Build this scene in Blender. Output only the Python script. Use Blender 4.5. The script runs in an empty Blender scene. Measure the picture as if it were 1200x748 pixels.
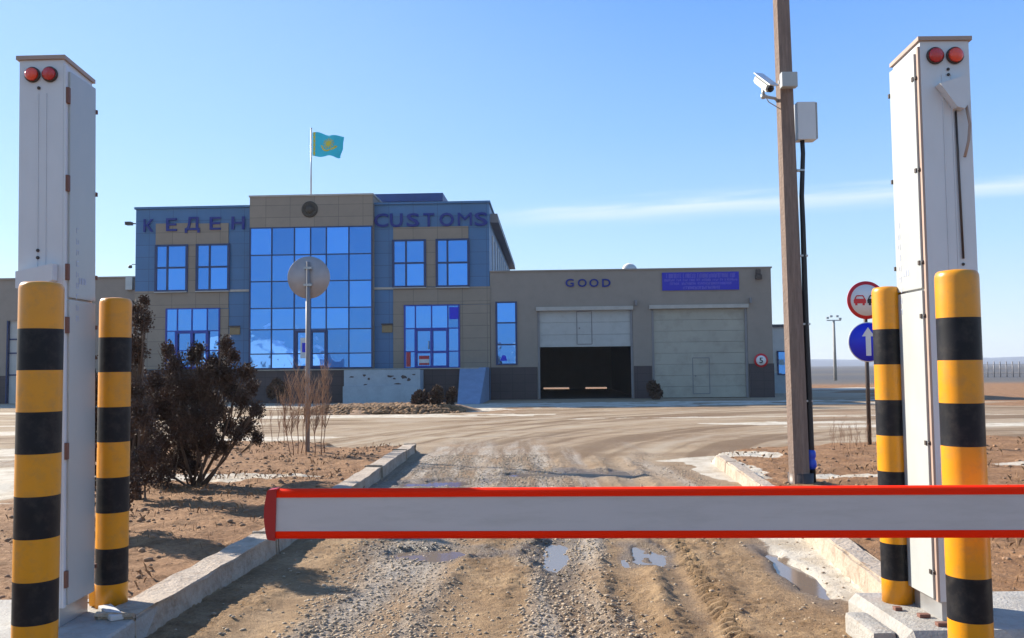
import bpy, bmesh, math, random
import numpy as np
from mathutils import Vector, Matrix
random.seed(7)
R = math.radians
SC = bpy.context.scene
COL = SC.collection

# ------------------------------------------------------------------ camera
F = 1022.0                      # focal length in pixels of the 1200x748 photograph
CAMZ = 1.5
PITCH, ROLL = math.atan(58 / F), -0.0105
cam_d = bpy.data.cameras.new('camera'); cam = bpy.data.objects.new('camera', cam_d); COL.objects.link(cam)
cam_d.sensor_width = 36; cam_d.lens = 36 * F / 1200; cam_d.clip_end = 8000; cam_d.clip_start = .05
CM = Matrix.Rotation(math.pi / 2 + PITCH, 3, 'X') @ Matrix.Rotation(ROLL, 3, 'Z')
cam.matrix_world = Matrix.Translation((0, 0, CAMZ)) @ CM.to_4x4()
SC.camera = cam

# ------------------------------------------------------------------ sky, sun, exposure
SUN_EL, SUN_AZ = R(29), R(58)   # azimuth measured to the left of the viewing direction (+Y)
w = bpy.data.worlds.new('World'); SC.world = w; w.use_nodes = True
nt = w.node_tree; nt.nodes.clear()
def N(tree, t, **kw):
    n = tree.nodes.new(t)
    for k, v in kw.items():
        setattr(n, k, v)
    return n
def math_node(tree, op, a, b=None, c=None, clamp=False):
    n = N(tree, 'ShaderNodeMath', operation=op, use_clamp=clamp)
    for i, v in enumerate((a, b, c)):
        if v is None: continue
        if isinstance(v, (int, float)): n.inputs[i].default_value = v
        else: tree.links.new(v, n.inputs[i])
    return n.outputs[0]
def mix_rgb(tree, fac, a, b, mode='MIX'):
    n = N(tree, 'ShaderNodeMix', data_type='RGBA', blend_type=mode)
    for i, v in ((0, fac), (6, a), (7, b)):
        if isinstance(v, (int, float)): n.inputs[i].default_value = v
        elif isinstance(v, (tuple, list)): n.inputs[i].default_value = (*v[:3], 1)
        else: tree.links.new(v, n.inputs[i])
    return n.outputs[2]
sky = N(nt, 'ShaderNodeTexSky', sky_type='NISHITA', sun_disc=False, sun_elevation=SUN_EL, sun_rotation=-SUN_AZ,
        altitude=300, air_density=1.0, dust_density=0.35, ozone_density=2.2)
tc = N(nt, 'ShaderNodeTexCoord'); sx = N(nt, 'ShaderNodeSeparateXYZ'); nt.links.new(tc.outputs['Generated'], sx.inputs[0])
X_, Y_, Z_ = sx.outputs
az = math_node(nt, 'DIVIDE', X_, math_node(nt, 'MAXIMUM', Y_, .05))
el = math_node(nt, 'DIVIDE', Z_, math_node(nt, 'MAXIMUM', Y_, .05))
line = math_node(nt, 'ADD', math_node(nt, 'MULTIPLY', az, .055), .1735)
cv = N(nt, 'ShaderNodeCombineXYZ'); nt.links.new(math_node(nt, 'MULTIPLY', az, 5), cv.inputs[0]); nt.links.new(math_node(nt, 'MULTIPLY', math_node(nt, 'SUBTRACT', el, math_node(nt, 'MULTIPLY', az, .06)), 60), cv.inputs[1])
no = N(nt, 'ShaderNodeTexNoise'); nt.links.new(cv.outputs[0], no.inputs['Vector']); no.inputs['Scale'].default_value = 1.0; no.inputs['Detail'].default_value = 5
dist = math_node(nt, 'DIVIDE', math_node(nt, 'SUBTRACT', el, math_node(nt, 'ADD', line, math_node(nt, 'MULTIPLY', math_node(nt, 'SUBTRACT', no.outputs[0], .5), .03))), .0095)
g = math_node(nt, 'EXPONENT', math_node(nt, 'MULTIPLY', math_node(nt, 'MULTIPLY', dist, dist), -1))
fade = N(nt, 'ShaderNodeMapRange', interpolation_type='SMOOTHSTEP'); nt.links.new(az, fade.inputs[0]); fade.inputs[1].default_value = -.08; fade.inputs[2].default_value = .12
cl = math_node(nt, 'MULTIPLY', math_node(nt, 'MULTIPLY', g, fade.outputs[0]), math_node(nt, 'ADD', math_node(nt, 'MULTIPLY', no.outputs[0], .9), -.05), clamp=True)
front = math_node(nt, 'GREATER_THAN', Y_, .1)
cl = math_node(nt, 'MULTIPLY', math_node(nt, 'MULTIPLY', cl, front), .9)
skyc = N(nt, 'ShaderNodeHueSaturation'); skyc.inputs['Saturation'].default_value = 1.15
nt.links.new(sky.outputs[0], skyc.inputs['Color'])
# a dry, clear late winter sky: pale at the horizon, deepening upwards, a little paler toward the sun
rmp = N(nt, 'ShaderNodeValToRGB'); nt.links.new(Z_, rmp.inputs[0]); cr = rmp.color_ramp
STOPS = [(0.0, (.70, .78, .84)), (.05, (.58, .73, .87)), (.13, (.42, .655, .94)), (.26, (.255, .50, .95)), (.42, (.13, .345, .90)), (.75, (.08, .25, .70)), (1.0, (.05, .18, .60))]
while len(cr.elements) < len(STOPS): cr.elements.new(.5)
for e_, (p_, c_) in zip(cr.elements, STOPS): e_.position = p_; e_.color = (*c_, 1)
dt = N(nt, 'ShaderNodeVectorMath', operation='DOT_PRODUCT'); nt.links.new(tc.outputs['Generated'], dt.inputs[0]); dt.inputs[1].default_value = (-math.sin(R(50)), math.cos(R(50)), .25)
glow = N(nt, 'ShaderNodeMapRange', interpolation_type='SMOOTHSTEP'); nt.links.new(dt.outputs['Value'], glow.inputs[0]); glow.inputs[1].default_value = .45; glow.inputs[2].default_value = 1.05; glow.inputs[4].default_value = .42
grad = mix_rgb(nt, glow.outputs[0], rmp.outputs[0], (.56, .80, 1.03))
back = N(nt, 'ShaderNodeMapRange', interpolation_type='SMOOTHSTEP'); nt.links.new(Y_, back.inputs[0]); back.inputs[1].default_value = .1; back.inputs[2].default_value = -.8; back.inputs[4].default_value = .85
grad = mix_rgb(nt, back.outputs[0], grad, (.30, .50, .72))
GS = 3.35
gsc = N(nt, 'ShaderNodeVectorMath', operation='SCALE'); nt.links.new(grad, gsc.inputs[0]); gsc.inputs[3].default_value = GS
base_sky = mix_rgb(nt, .12, gsc.outputs[0], skyc.outputs[0])
col = mix_rgb(nt, math_node(nt, 'MULTIPLY', cl, 1.9, clamp=True), base_sky, (2.6, 3.0, 3.25))
bg = N(nt, 'ShaderNodeBackground'); nt.links.new(col, bg.inputs[0]); bg.inputs[1].default_value = .135
wo = N(nt, 'ShaderNodeOutputWorld'); nt.links.new(bg.outputs[0], wo.inputs[0])
sd = bpy.data.lights.new('sun', 'SUN'); so = bpy.data.objects.new('sun', sd); COL.objects.link(so)
sd.energy = 4.6; sd.angle = R(.53); sd.color = (1, .91, .77)
sdir = Vector((-math.sin(SUN_AZ) * math.cos(SUN_EL), math.cos(SUN_AZ) * math.cos(SUN_EL), math.sin(SUN_EL)))
so.rotation_euler = sdir.to_track_quat('Z', 'Y').to_euler(); so.location = sdir * 60
vs = SC.view_settings; vs.view_transform = 'Standard'; vs.look = 'None'; vs.gamma = 1; vs.exposure = 1.27; vs.use_curve_mapping = False

# ------------------------------------------------------------------ pixel -> world helpers (for laying the place out)
def ray(px, py): return (CM @ Vector(((px - 600) / F, -(py - 374) / F, -1)))
def P(px, py, y):
    r = ray(px, py); t = y / r.y; return Vector((r.x * t, y, CAMZ + r.z * t))
def G(px, py, z=0.0):
    r = ray(px, py); t = (z - CAMZ) / r.z; return Vector((r.x * t, r.y * t, z))
YAW = R(-2.5); BO = Vector((-1.2, 42.3, 0))
BM = Matrix.Translation(BO) @ Matrix.Rotation(YAW, 4, 'Z'); BI = BM.inverted()
def FX(px, py, off=0.0):
    o = BI @ Vector((0, 0, CAMZ)); d = BI.to_3x3() @ ray(px, py); t = (off - o.y) / d.y
    return o.x + d.x * t, o.z + d.z * t
def FB(px0, py0, px1, py1, off=0.0):   # pixel rectangle -> local x0,x1,z0,z1 on the facade plane
    mx, my = (px0 + px1) / 2, (py0 + py1) / 2
    return FX(px0, my, off)[0], FX(px1, my, off)[0], FX(mx, py1, off)[1], FX(mx, py0, off)[1]

# ------------------------------------------------------------------ materials
def mat(name, c, rough=.6, metal=0, var=.12, scale=3, bump=0, bscale=40, dirt=None, dirt_amt=.0, joints=None, coat=0, stretch=(1, 1, 1)):
    m = bpy.data.materials.new(name); m.use_nodes = True; t = m.node_tree; b = t.nodes['Principled BSDF']
    co = N(t, 'ShaderNodeTexCoord'); mp = N(t, 'ShaderNodeMapping'); mp.inputs['Scale'].default_value = stretch
    t.links.new(co.outputs['Object'], mp.inputs[0])
    n1 = N(t, 'ShaderNodeTexNoise'); t.links.new(mp.outputs[0], n1.inputs['Vector']); n1.inputs['Scale'].default_value = scale; n1.inputs['Detail'].default_value = 8; n1.inputs['Roughness'].default_value = .62
    lo = tuple(v * (1 - var) for v in c); hi = tuple(min(1, v * (1 + var)) for v in c)
    rp = N(t, 'ShaderNodeValToRGB'); rp.color_ramp.elements[0].position = .3; rp.color_ramp.elements[1].position = .7
    rp.color_ramp.elements[0].color = (*lo, 1); rp.color_ramp.elements[1].color = (*hi, 1)
    t.links.new(n1.outputs[0], rp.inputs[0]); out = rp.outputs[0]
    if dirt:
        n2 = N(t, 'ShaderNodeTexNoise'); t.links.new(mp.outputs[0], n2.inputs['Vector']); n2.inputs['Scale'].default_value = scale * 2.7; n2.inputs['Detail'].default_value = 9; n2.inputs['Roughness'].default_value = .7
        mr = N(t, 'ShaderNodeMapRange'); t.links.new(n2.outputs[0], mr.inputs[0]); mr.inputs[1].default_value = .48; mr.inputs[2].default_value = .75; mr.inputs[4].default_value = dirt_amt
        out = mix_rgb(t, mr.outputs[0], out, dirt)
    if joints:
        bk = N(t, 'ShaderNodeTexBrick'); m2 = N(t, 'ShaderNodeMapping'); m2.inputs['Rotation'].default_value = (R(90), 0, 0) if len(joints) < 3 else joints[2]
        t.links.new(co.outputs['Object'], m2.inputs[0]); t.links.new(m2.outputs[0], bk.inputs[0])
        bk.offset = 0; bk.inputs['Scale'].default_value = 1; bk.inputs['Brick Width'].default_value = joints[0]; bk.inputs['Row Height'].default_value = joints[1]
        bk.inputs['Mortar Size'].default_value = .012; bk.inputs['Color1'].default_value = (1, 1, 1, 1); bk.inputs['Color2'].default_value = (.9, .9, .9, 1); bk.inputs['Mortar'].default_value = (.55, .55, .55, 1)
        out = mix_rgb(t, 1.0, out, bk.outputs[0], 'MULTIPLY')
    t.links.new(out, b.inputs['Base Color'])
    b.inputs['Metallic'].default_value = metal
    rr = N(t, 'ShaderNodeMapRange'); t.links.new(n1.outputs[0], rr.inputs[0]); rr.inputs[1].default_value = .3; rr.inputs[2].default_value = .7
    rr.inputs[3].default_value = max(0, rough - .08); rr.inputs[4].default_value = min(1, rough + .08); t.links.new(rr.outputs[0], b.inputs['Roughness'])
    if coat: b.inputs['Coat Weight'].default_value = coat; b.inputs['Coat Roughness'].default_value = .1
    if bump:
        n3 = N(t, 'ShaderNodeTexNoise'); t.links.new(co.outputs['Object'], n3.inputs['Vector']); n3.inputs['Scale'].default_value = bscale; n3.inputs['Detail'].default_value = 6
        bp = N(t, 'ShaderNodeBump'); bp.inputs['Strength'].default_value = bump; bp.inputs['Distance'].default_value = .02
        t.links.new(n3.outputs[0], bp.inputs['Height']); t.links.new(bp.outputs[0], b.inputs['Normal'])
    return m
M = {}
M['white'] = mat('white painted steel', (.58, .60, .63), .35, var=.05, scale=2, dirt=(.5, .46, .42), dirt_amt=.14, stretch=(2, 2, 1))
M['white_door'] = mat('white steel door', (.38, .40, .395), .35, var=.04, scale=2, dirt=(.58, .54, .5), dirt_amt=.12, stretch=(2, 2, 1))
M['beige_edge'] = mat('beige cabinet trim', (.36, .26, .21), .5, var=.1)
M['dark_metal'] = mat('dark metal', (.06, .045, .04), .5, metal=.3)
M['rust'] = mat('rusty hinge', (.16, .07, .05), .7)
M['steel'] = mat('grey galvanised steel', (.40, .41, .42), .4, metal=.6)
M['postgrey'] = mat('dull grey post paint', (.20, .19, .20), .55)
M['red_lamp'] = mat('red lens', (.50, .015, .012), .15, coat=.6, bump=.4, bscale=160)
M['orange_lamp'] = mat('orange red lens', (.80, .06, .02), .15, coat=.6, bump=.4, bscale=160)
M['yellow'] = mat('amber road paint', (.66, .262, .001), .36, var=.06, scale=5, dirt=(.26, .16, .07), dirt_amt=.45, coat=.05)
M['black'] = mat('black road paint', (.008, .009, .013), .45, var=.3, scale=5, dirt=(.10, .085, .07), dirt_amt=.3)
M['black'].node_tree.nodes['Principled BSDF'].inputs['Specular IOR Level'].default_value = .22
M['concrete'] = mat('pale concrete', (.33, .315, .29), .85, var=.18, scale=5, bump=.5, bscale=60, dirt=(.24, .19, .14), dirt_amt=.6)
M['kerb'] = mat('old kerb concrete', (.37, .305, .24), .9, var=.2, scale=3, bump=.8, bscale=35, dirt=(.19, .13, .085), dirt_amt=.9)
M['red'] = mat('bright red reflective tape', (1.0, .022, .0), .8, var=.01)
M['red'].node_tree.nodes['Principled BSDF'].inputs['Specular IOR Level'].default_value = .15
M['dark_red'] = mat('dark red end cap', (.38, .008, .008), .4, var=.08)
M['boom'] = mat('light grey boom face', (.56, .50, .485), .7, var=.05, scale=1.2, dirt=(.36, .32, .28), dirt_amt=.4, stretch=(.8, 1, 5))
M['wood'] = mat('weathered pole', (.21, .15, .12), .85, var=.3, scale=7, stretch=(4, 4, .35), bump=.5, bscale=30, dirt=(.10, .07, .06), dirt_amt=.6)
M['taupe'] = mat('taupe facade panels', (.27, .222, .178), .7, var=.07, scale=.8, joints=(1.2, .6), dirt=(.17, .15, .13), dirt_amt=.3)
M['taupe_plain'] = mat('taupe render', (.265, .225, .195), .8, var=.08, scale=.7, dirt=(.17, .15, .13), dirt_amt=.35, bump=.2, bscale=20)
M['blue_clad'] = mat('blue facade panels', (.055, .155, .33), .5, var=.08, scale=.9, joints=(1.2, .6))
M['navy'] = mat('navy lettering', (.003, .016, .20), .6)
M['blue_frame'] = mat('dark blue window frame', (.012, .03, .12), .4)
M['blue_door'] = mat('bright blue door frame', (.01, .035, .32), .4)
M['base_dark'] = mat('dark brown base tiles', (.055, .038, .042), .6, var=.15, joints=(.6, .4))
M['light_wall'] = mat('flaking pale blue wall', (.30, .36, .42), .8, var=.12, scale=2, dirt=(.12, .13, .15), dirt_amt=.15)
M['ramp'] = mat('worn blue ramp', (.17, .24, .36), .7, var=.15, scale=3)
M['door_panel'] = mat('pale sectional door', (.40, .40, .395), .6, var=.07, scale=.7, dirt=(.25, .24, .22), dirt_amt=.4)
M['door_grey'] = mat('stained grey sectional door', (.36, .335, .285), .65, var=.1, scale=.5, dirt=(.22, .20, .165), dirt_amt=.7)
M['rail'] = mat('pale lintel rail', (.40, .37, .34), .6)
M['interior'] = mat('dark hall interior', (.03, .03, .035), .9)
M['roofing'] = mat('roof felt', (.10, .10, .11), .9)
M['roof_blue'] = mat('blue roof parapet', (.02, .06, .22), .5)
M['bronze'] = mat('bronze emblem', (.05, .04, .03), .5, metal=.4, bump=.6, bscale=20)
M['gold'] = mat('brass plaque', (.20, .155, .09), .4, metal=.5)
M['bannerblue'] = mat('blue banner', (.008, .008, .42), .5, var=.04)
M['bannertext'] = mat('faded lilac print', (.12, .11, .52), .6, var=.1)
M['signblue'] = mat('blue sign', (.004, .015, .62), .35, var=.03)
M['signwhite'] = mat('white sign film', (.72, .70, .70), .4, var=.05)
M['signred'] = mat('red sign film', (.62, .015, .02), .35, var=.04)
M['signback'] = mat('bare sign back', (.36, .335, .345), .5, var=.15, metal=.2, scale=4)
M['flag'] = mat('sky blue flag', (.02, .52, .70), .7, var=.06)
M['flagyellow'] = mat('yellow flag emblem', (.62, .55, .05), .7)
M['poster_red'] = mat('red poster', (.45, .04, .05), .6)
M['poster_white'] = mat('white poster', (.6, .6, .62), .6)
M['poster_blue'] = mat('blue sticker', (.01, .015, .6), .5)
M['blue_plastic'] = mat('blue plastic coupling', (.005, .06, .55), .35)
M['rubber'] = mat('black cable', (.012, .012, .016), .5)
M['foliage'] = mat('dark winter juniper', (.075, .041, .025), .85, var=.6, scale=5)
M['bark'] = mat('brown bark', (.12, .075, .05), .9, var=.3, scale=12)
M['twig'] = mat('orange brown twigs', (.24, .13, .075), .8, var=.25, scale=6)
M['stone'] = mat('gravel stones', (.34, .265, .185), .95, var=.6, scale=14)
M['clod'] = mat('brown earth clods', (.24, .145, .085), .95, var=.4, scale=1.7)
M['straw'] = mat('dry straw', (.22, .125, .06), .9, var=.3, scale=4)
M['snow'] = mat('old snow', (.66, .66, .66), .7, var=.1, scale=5, dirt=(.40, .34, .27), dirt_amt=.5, bump=.4, bscale=20)
M['cream'] = mat('pale painted wall', (.50, .50, .50), .7, var=.08)
M['reflected_white'] = mat('white for the mirrored block', (.78, .78, .76), .7, var=.08)
M['hill'] = mat('distant hill steppe', (.10, .115, .15), .95, var=.2, scale=.004)
def glass(name, c, rough=.03):
    m = bpy.data.materials.new(name); m.use_nodes = True; t = m.node_tree; b = t.nodes['Principled BSDF']
    b.inputs['Base Color'].default_value = (*c, 1); b.inputs['Metallic'].default_value = 1
    ge = N(t, 'ShaderNodeNewGeometry'); mr = N(t, 'ShaderNodeMapRange'); t.links.new(ge.outputs['Random Per Island'], mr.inputs[0]); mr.inputs[3].default_value = .72; mr.inputs[4].default_value = 1.08
    mv = N(t, 'ShaderNodeVectorMath', operation='SCALE'); mv.inputs[0].default_value = c; t.links.new(mr.outputs[0], mv.inputs[3]); t.links.new(mv.outputs[0], b.inputs['Base Color']); b.inputs['Roughness'].default_value = rough
    co = N(t, 'ShaderNodeTexCoord'); n = N(t, 'ShaderNodeTexNoise'); n.inputs['Scale'].default_value = .9; t.links.new(co.outputs['Object'], n.inputs['Vector'])
    bp = N(t, 'ShaderNodeBump'); bp.inputs['Strength'].default_value = .3; bp.inputs['Distance'].default_value = .05
    t.links.new(n.outputs[0], bp.inputs['Height']); t.links.new(bp.outputs[0], b.inputs['Normal'])
    return m
M['glass'] = glass('blue mirror glazing', (.12, .33, .80))
M['lens'] = glass('camera lens glass', (.05, .05, .06))

# ------------------------------------------------------------------ mesh builder
SPLIT = set('cladding_panel base_course door_track hinge lintel_rail bolt latch clip clamp side_window string_course handle wall_pier door_motor door flaked_patch front_rib roof_parapet'.split())
class MB:
    def __init__(s): s.bm = bmesh.new()
    def _mi(s, faces, mi):
        for f in faces: f.material_index = mi
    def box(s, x0, x1, y0, y1, z0, z1, bev=0, mi=0, seg=2):
        tb = bmesh.new()
        bmesh.ops.create_cube(tb, size=1)
        for v in tb.verts: v.co = Vector(((x0 + x1) / 2 + v.co.x * (x1 - x0), (y0 + y1) / 2 + v.co.y * (y1 - y0), (z0 + z1) / 2 + v.co.z * (z1 - z0)))
        if bev: bmesh.ops.bevel(tb, geom=tb.edges[:], offset=bev, segments=seg, affect='EDGES', profile=.7)
        s._merge(tb, mi)
    def _merge(s, tb, mi=0, mx=None):
        if mx is not None: bmesh.ops.transform(tb, matrix=mx, verts=tb.verts[:])
        me = bpy.data.meshes.new('tmp'); tb.to_mesh(me); tb.free()
        n0 = len(s.bm.faces); s.bm.from_mesh(me); bpy.data.meshes.remove(me)
        s.bm.faces.ensure_lookup_table()
        if mi:
            for f in s.bm.faces[n0:]: f.material_index = mi
    def tube(s, pts, rad, n=10, mi=0, cap=True, smooth=True):
        pts = [Vector(p) for p in pts]
        if not isinstance(rad, (list, tuple)): rad = [rad] * len(pts)
        rings = []; ref = None
        for i, p in enumerate(pts):
            d = (pts[min(i + 1, len(pts) - 1)] - pts[max(i - 1, 0)]).normalized()
            if ref is None: ref = Vector((1, 0, 0)) if abs(d.x) < .9 else Vector((0, 0, 1))
            a = (ref - d * ref.dot(d)).normalized(); ref = a; b = d.cross(a)
            rings.append([s.bm.verts.new(p + (a * math.cos(2 * math.pi * k / n) + b * math.sin(2 * math.pi * k / n)) * rad[i]) for k in range(n)])
        for i in range(len(rings) - 1):
            for k in range(n):
                f = s.bm.faces.new((rings[i][k], rings[i][(k + 1) % n], rings[i + 1][(k + 1) % n], rings[i + 1][k])); f.material_index = mi; f.smooth = smooth
        if cap:
            for r_, rv in ((rings[0], True), (rings[-1], False)):
                f = s.bm.faces.new(list(reversed(r_)) if rv else r_); f.material_index = mi
    def lathe(s, prof, c, n=40, mis=None, axis='Z', smooth=True):
        # prof: list of (radius, height); mis: material index of each band
        rings = []
        for (r_, h) in prof:
            ring = []
            for k in range(n):
                a = 2 * math.pi * k / n
                q = Vector((r_ * math.cos(a), r_ * math.sin(a), h))
                if axis == 'Y': q = Vector((q.x, -q.z, q.y))
                ring.append(s.bm.verts.new(Vector(c) + q))
            rings.append(ring)
        for i in range(len(rings) - 1):
            for k in range(n):
                f = s.bm.faces.new((rings[i][k], rings[i][(k + 1) % n], rings[i + 1][(k + 1) % n], rings[i + 1][k])); f.smooth = smooth
                if mis: f.material_index = mis[i]
        f = s.bm.faces.new(list(reversed(rings[0]))); f = s.bm.faces.new(rings[-1])
        if mis: f.material_index = mis[-1]
    def poly(s, pts, y0, y1, mi=0):   # polygon in x,z extruded along y
        a = [s.bm.verts.new((x, y0, z)) for x, z in pts]; b = [s.bm.verts.new((x, y1, z)) for x, z in pts]
        fs = [s.bm.faces.new(a), s.bm.faces.new(list(reversed(b)))]
        for i in range(len(pts)): fs.append(s.bm.faces.new((a[i], b[i], b[(i + 1) % len(pts)], a[(i + 1) % len(pts)])))
        for f in fs: f.material_index = mi
    def prism(s, bot, top, mi=0):
        a = [s.bm.verts.new(p) for p in bot]; b = [s.bm.verts.new(p) for p in top]
        fs = [s.bm.faces.new(list(reversed(a))), s.bm.faces.new(b)]
        for i in range(len(a)): fs.append(s.bm.faces.new((a[i], a[(i + 1) % len(a)], b[(i + 1) % len(a)], b[i])))
        for f in fs: f.material_index = mi
    def pieces(s, tol=.003):
        s.bm.verts.ensure_lookup_table(); seen = set(); isl = []
        for v in s.bm.verts:
            if v.index in seen: continue
            st = [v]; seen.add(v.index); comp = []
            while st:
                q = st.pop(); comp.append(q)
                for e in q.link_edges:
                    o_ = e.other_vert(q)
                    if o_.index not in seen: seen.add(o_.index); st.append(o_)
            isl.append(comp)
        bb = [(np.min([v.co[:] for v in c], 0) - tol, np.max([v.co[:] for v in c], 0) + tol) for c in isl]
        par = list(range(len(isl)))
        def fd(i):
            while par[i] != i: i = par[i]
            return i
        for i in range(len(isl)):
            for j in range(i):
                if np.all(bb[i][0] <= bb[j][1]) and np.all(bb[j][0] <= bb[i][1]): par[fd(i)] = fd(j)
        gr = {}
        for i, c in enumerate(isl): gr.setdefault(fd(i), []).extend(c)
        return list(gr.values())
    def build(s, name, ms, parent=None, loc=None, rn=True):
        if name in SPLIT:
            s.bm.verts.index_update(); ps = s.pieces()
            if len(ps) > 1:
                out = None
                for c in ps:
                    keep = set(v.index for v in c); nb = MB(); nb.bm.free(); nb.bm = s.bm.copy(); nb.bm.verts.index_update()
                    bmesh.ops.delete(nb.bm, geom=[v for v in nb.bm.verts if v.index not in keep], context='VERTS')
                    SPLIT.discard(name); o = nb.build(name, ms, parent, loc, rn); SPLIT.add(name); out = out or o
                s.bm.free(); return out
        if rn: bmesh.ops.recalc_face_normals(s.bm, faces=s.bm.faces[:])
        me = bpy.data.meshes.new(name); s.bm.to_mesh(me); s.bm.free()
        if not isinstance(ms, (list, tuple)): ms = [ms]
        for m in ms: me.materials.append(M[m] if isinstance(m, str) else m)
        o = bpy.data.objects.new(name, me); COL.objects.link(o)
        if parent: o.parent = parent
        if loc is not None: o.location = loc
        return o
def tag(o, label=None, cat=None, group=None, kind=None):
    if label: o['label'] = label
    if cat: o['category'] = cat
    if group: o['group'] = group
    if kind: o['kind'] = kind
    return o
def empty(name, loc=(0, 0, 0), rz=0):
    o = bpy.data.objects.new(name, None); COL.objects.link(o); o.location = loc; o.rotation_euler = (0, 0, rz); o.empty_display_size = .2; return o
def arrays_mesh(name, co, quads, ms, parent=None, tris=False, smooth=False):
    me = bpy.data.meshes.new(name); k = 3 if tris else 4
    me.vertices.add(len(co)); me.vertices.foreach_set('co', np.asarray(co, dtype=np.float32).ravel())
    n = len(quads); me.loops.add(n * k); me.loops.foreach_set('vertex_index', np.asarray(quads, dtype=np.int32).ravel())
    me.polygons.add(n); me.polygons.foreach_set('loop_start', np.arange(0, n * k, k, dtype=np.int32))
    if smooth: me.polygons.foreach_set('use_smooth', np.ones(n, dtype=bool))
    me.update(calc_edges=True); me.validate()
    for m in ms: me.materials.append(m)
    o = bpy.data.objects.new(name, me); COL.objects.link(o)
    if parent: o.parent = parent
    return o

# ------------------------------------------------------------------ ground
rs = np.random.RandomState(3)
_T = rs.rand(256, 256)
def vn(x, y):
    xi = np.floor(x).astype(int); yi = np.floor(y).astype(int); fx = x - xi; fy = y - yi
    fx = fx * fx * (3 - 2 * fx); fy = fy * fy * (3 - 2 * fy)
    a = _T[xi & 255, yi & 255]; b = _T[(xi + 1) & 255, yi & 255]; c = _T[xi & 255, (yi + 1) & 255]; d = _T[(xi + 1) & 255, (yi + 1) & 255]
    return (a * (1 - fx) + b * fx) * (1 - fy) + (c * (1 - fx) + d * fx) * fy - .5
def fbm(x, y, s, o=4, g=.5):
    t = 0; a = 1
    for i in range(o):
        t = t + a * vn(x * s + 17.3 * i, y * s + 9.1 * i); s *= 2.03; a *= g
    return t
# kerb lines: (y, x) of the face on the road side
KL = [(4.9, -2.10), (6, -2.02), (7.5, -1.94), (10, -1.86), (13, -1.80), (15.8, -1.75)]
KR = [(5.2, 2.22), (5.64, 2.26), (7.48, 2.46), (9.3, 2.70), (11.1, 2.89), (13.3, 3.05)]
def kx(K, y): return np.interp(y, [k[0] for k in K], [k[1] for k in K])
def sm(a, b, v): t = np.clip((v - a) / (b - a), 0, 1); return t * t * (3 - 2 * t)
def island(x, y):
    n = fbm(x, y, .5, 4) ; n2 = fbm(x, y, 2.2, 3)
    L = sm(0, .05, kx(KL, y) - .02 - x) * sm(.3, -.2, y - (16.1 + (-1.75 - x) * .55 + n * 2.0 * sm(0, 1, -1.75 - x))) * sm(-6.6 - .5, -6.6 + .5, x + n * 1.5 + np.clip(y - 9, 0, 9) * .12)
    yb = 15.8 + 1.2 * n
    xr = np.where(y < 13.3, kx(KR, y) + .02, 3.05 + ((np.clip(y - 13.3, 0, 9)) / 2.4) ** 2 * 1.6)
    Rr = sm(0, .05, x - xr) * sm(.3, -.2, y - (yb + np.clip(x - 5, 0, 4) * .25)) * sm(14.5, 13, x + n)
    return np.clip(L, 0, 1), np.clip(Rr, 0, 1), n, n2
def blob(x, y, cx, cy, rx, ry, n, amp=.5): return sm(1.25, .75, np.sqrt(((x - cx) / rx) ** 2 + ((y - cy) / ry) ** 2) + n * amp)
PUD = [(.28, 7.15, .16, .55), (1.08, 7.15, .12, .33), (2.05, 6.6, .12, .7), (-.75, 7.25, .36, .22), (-1.0, 11.6, .6, .35), (.55, 9.3, .5, .35), (.9, 12.5, .8, .4)]
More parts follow.
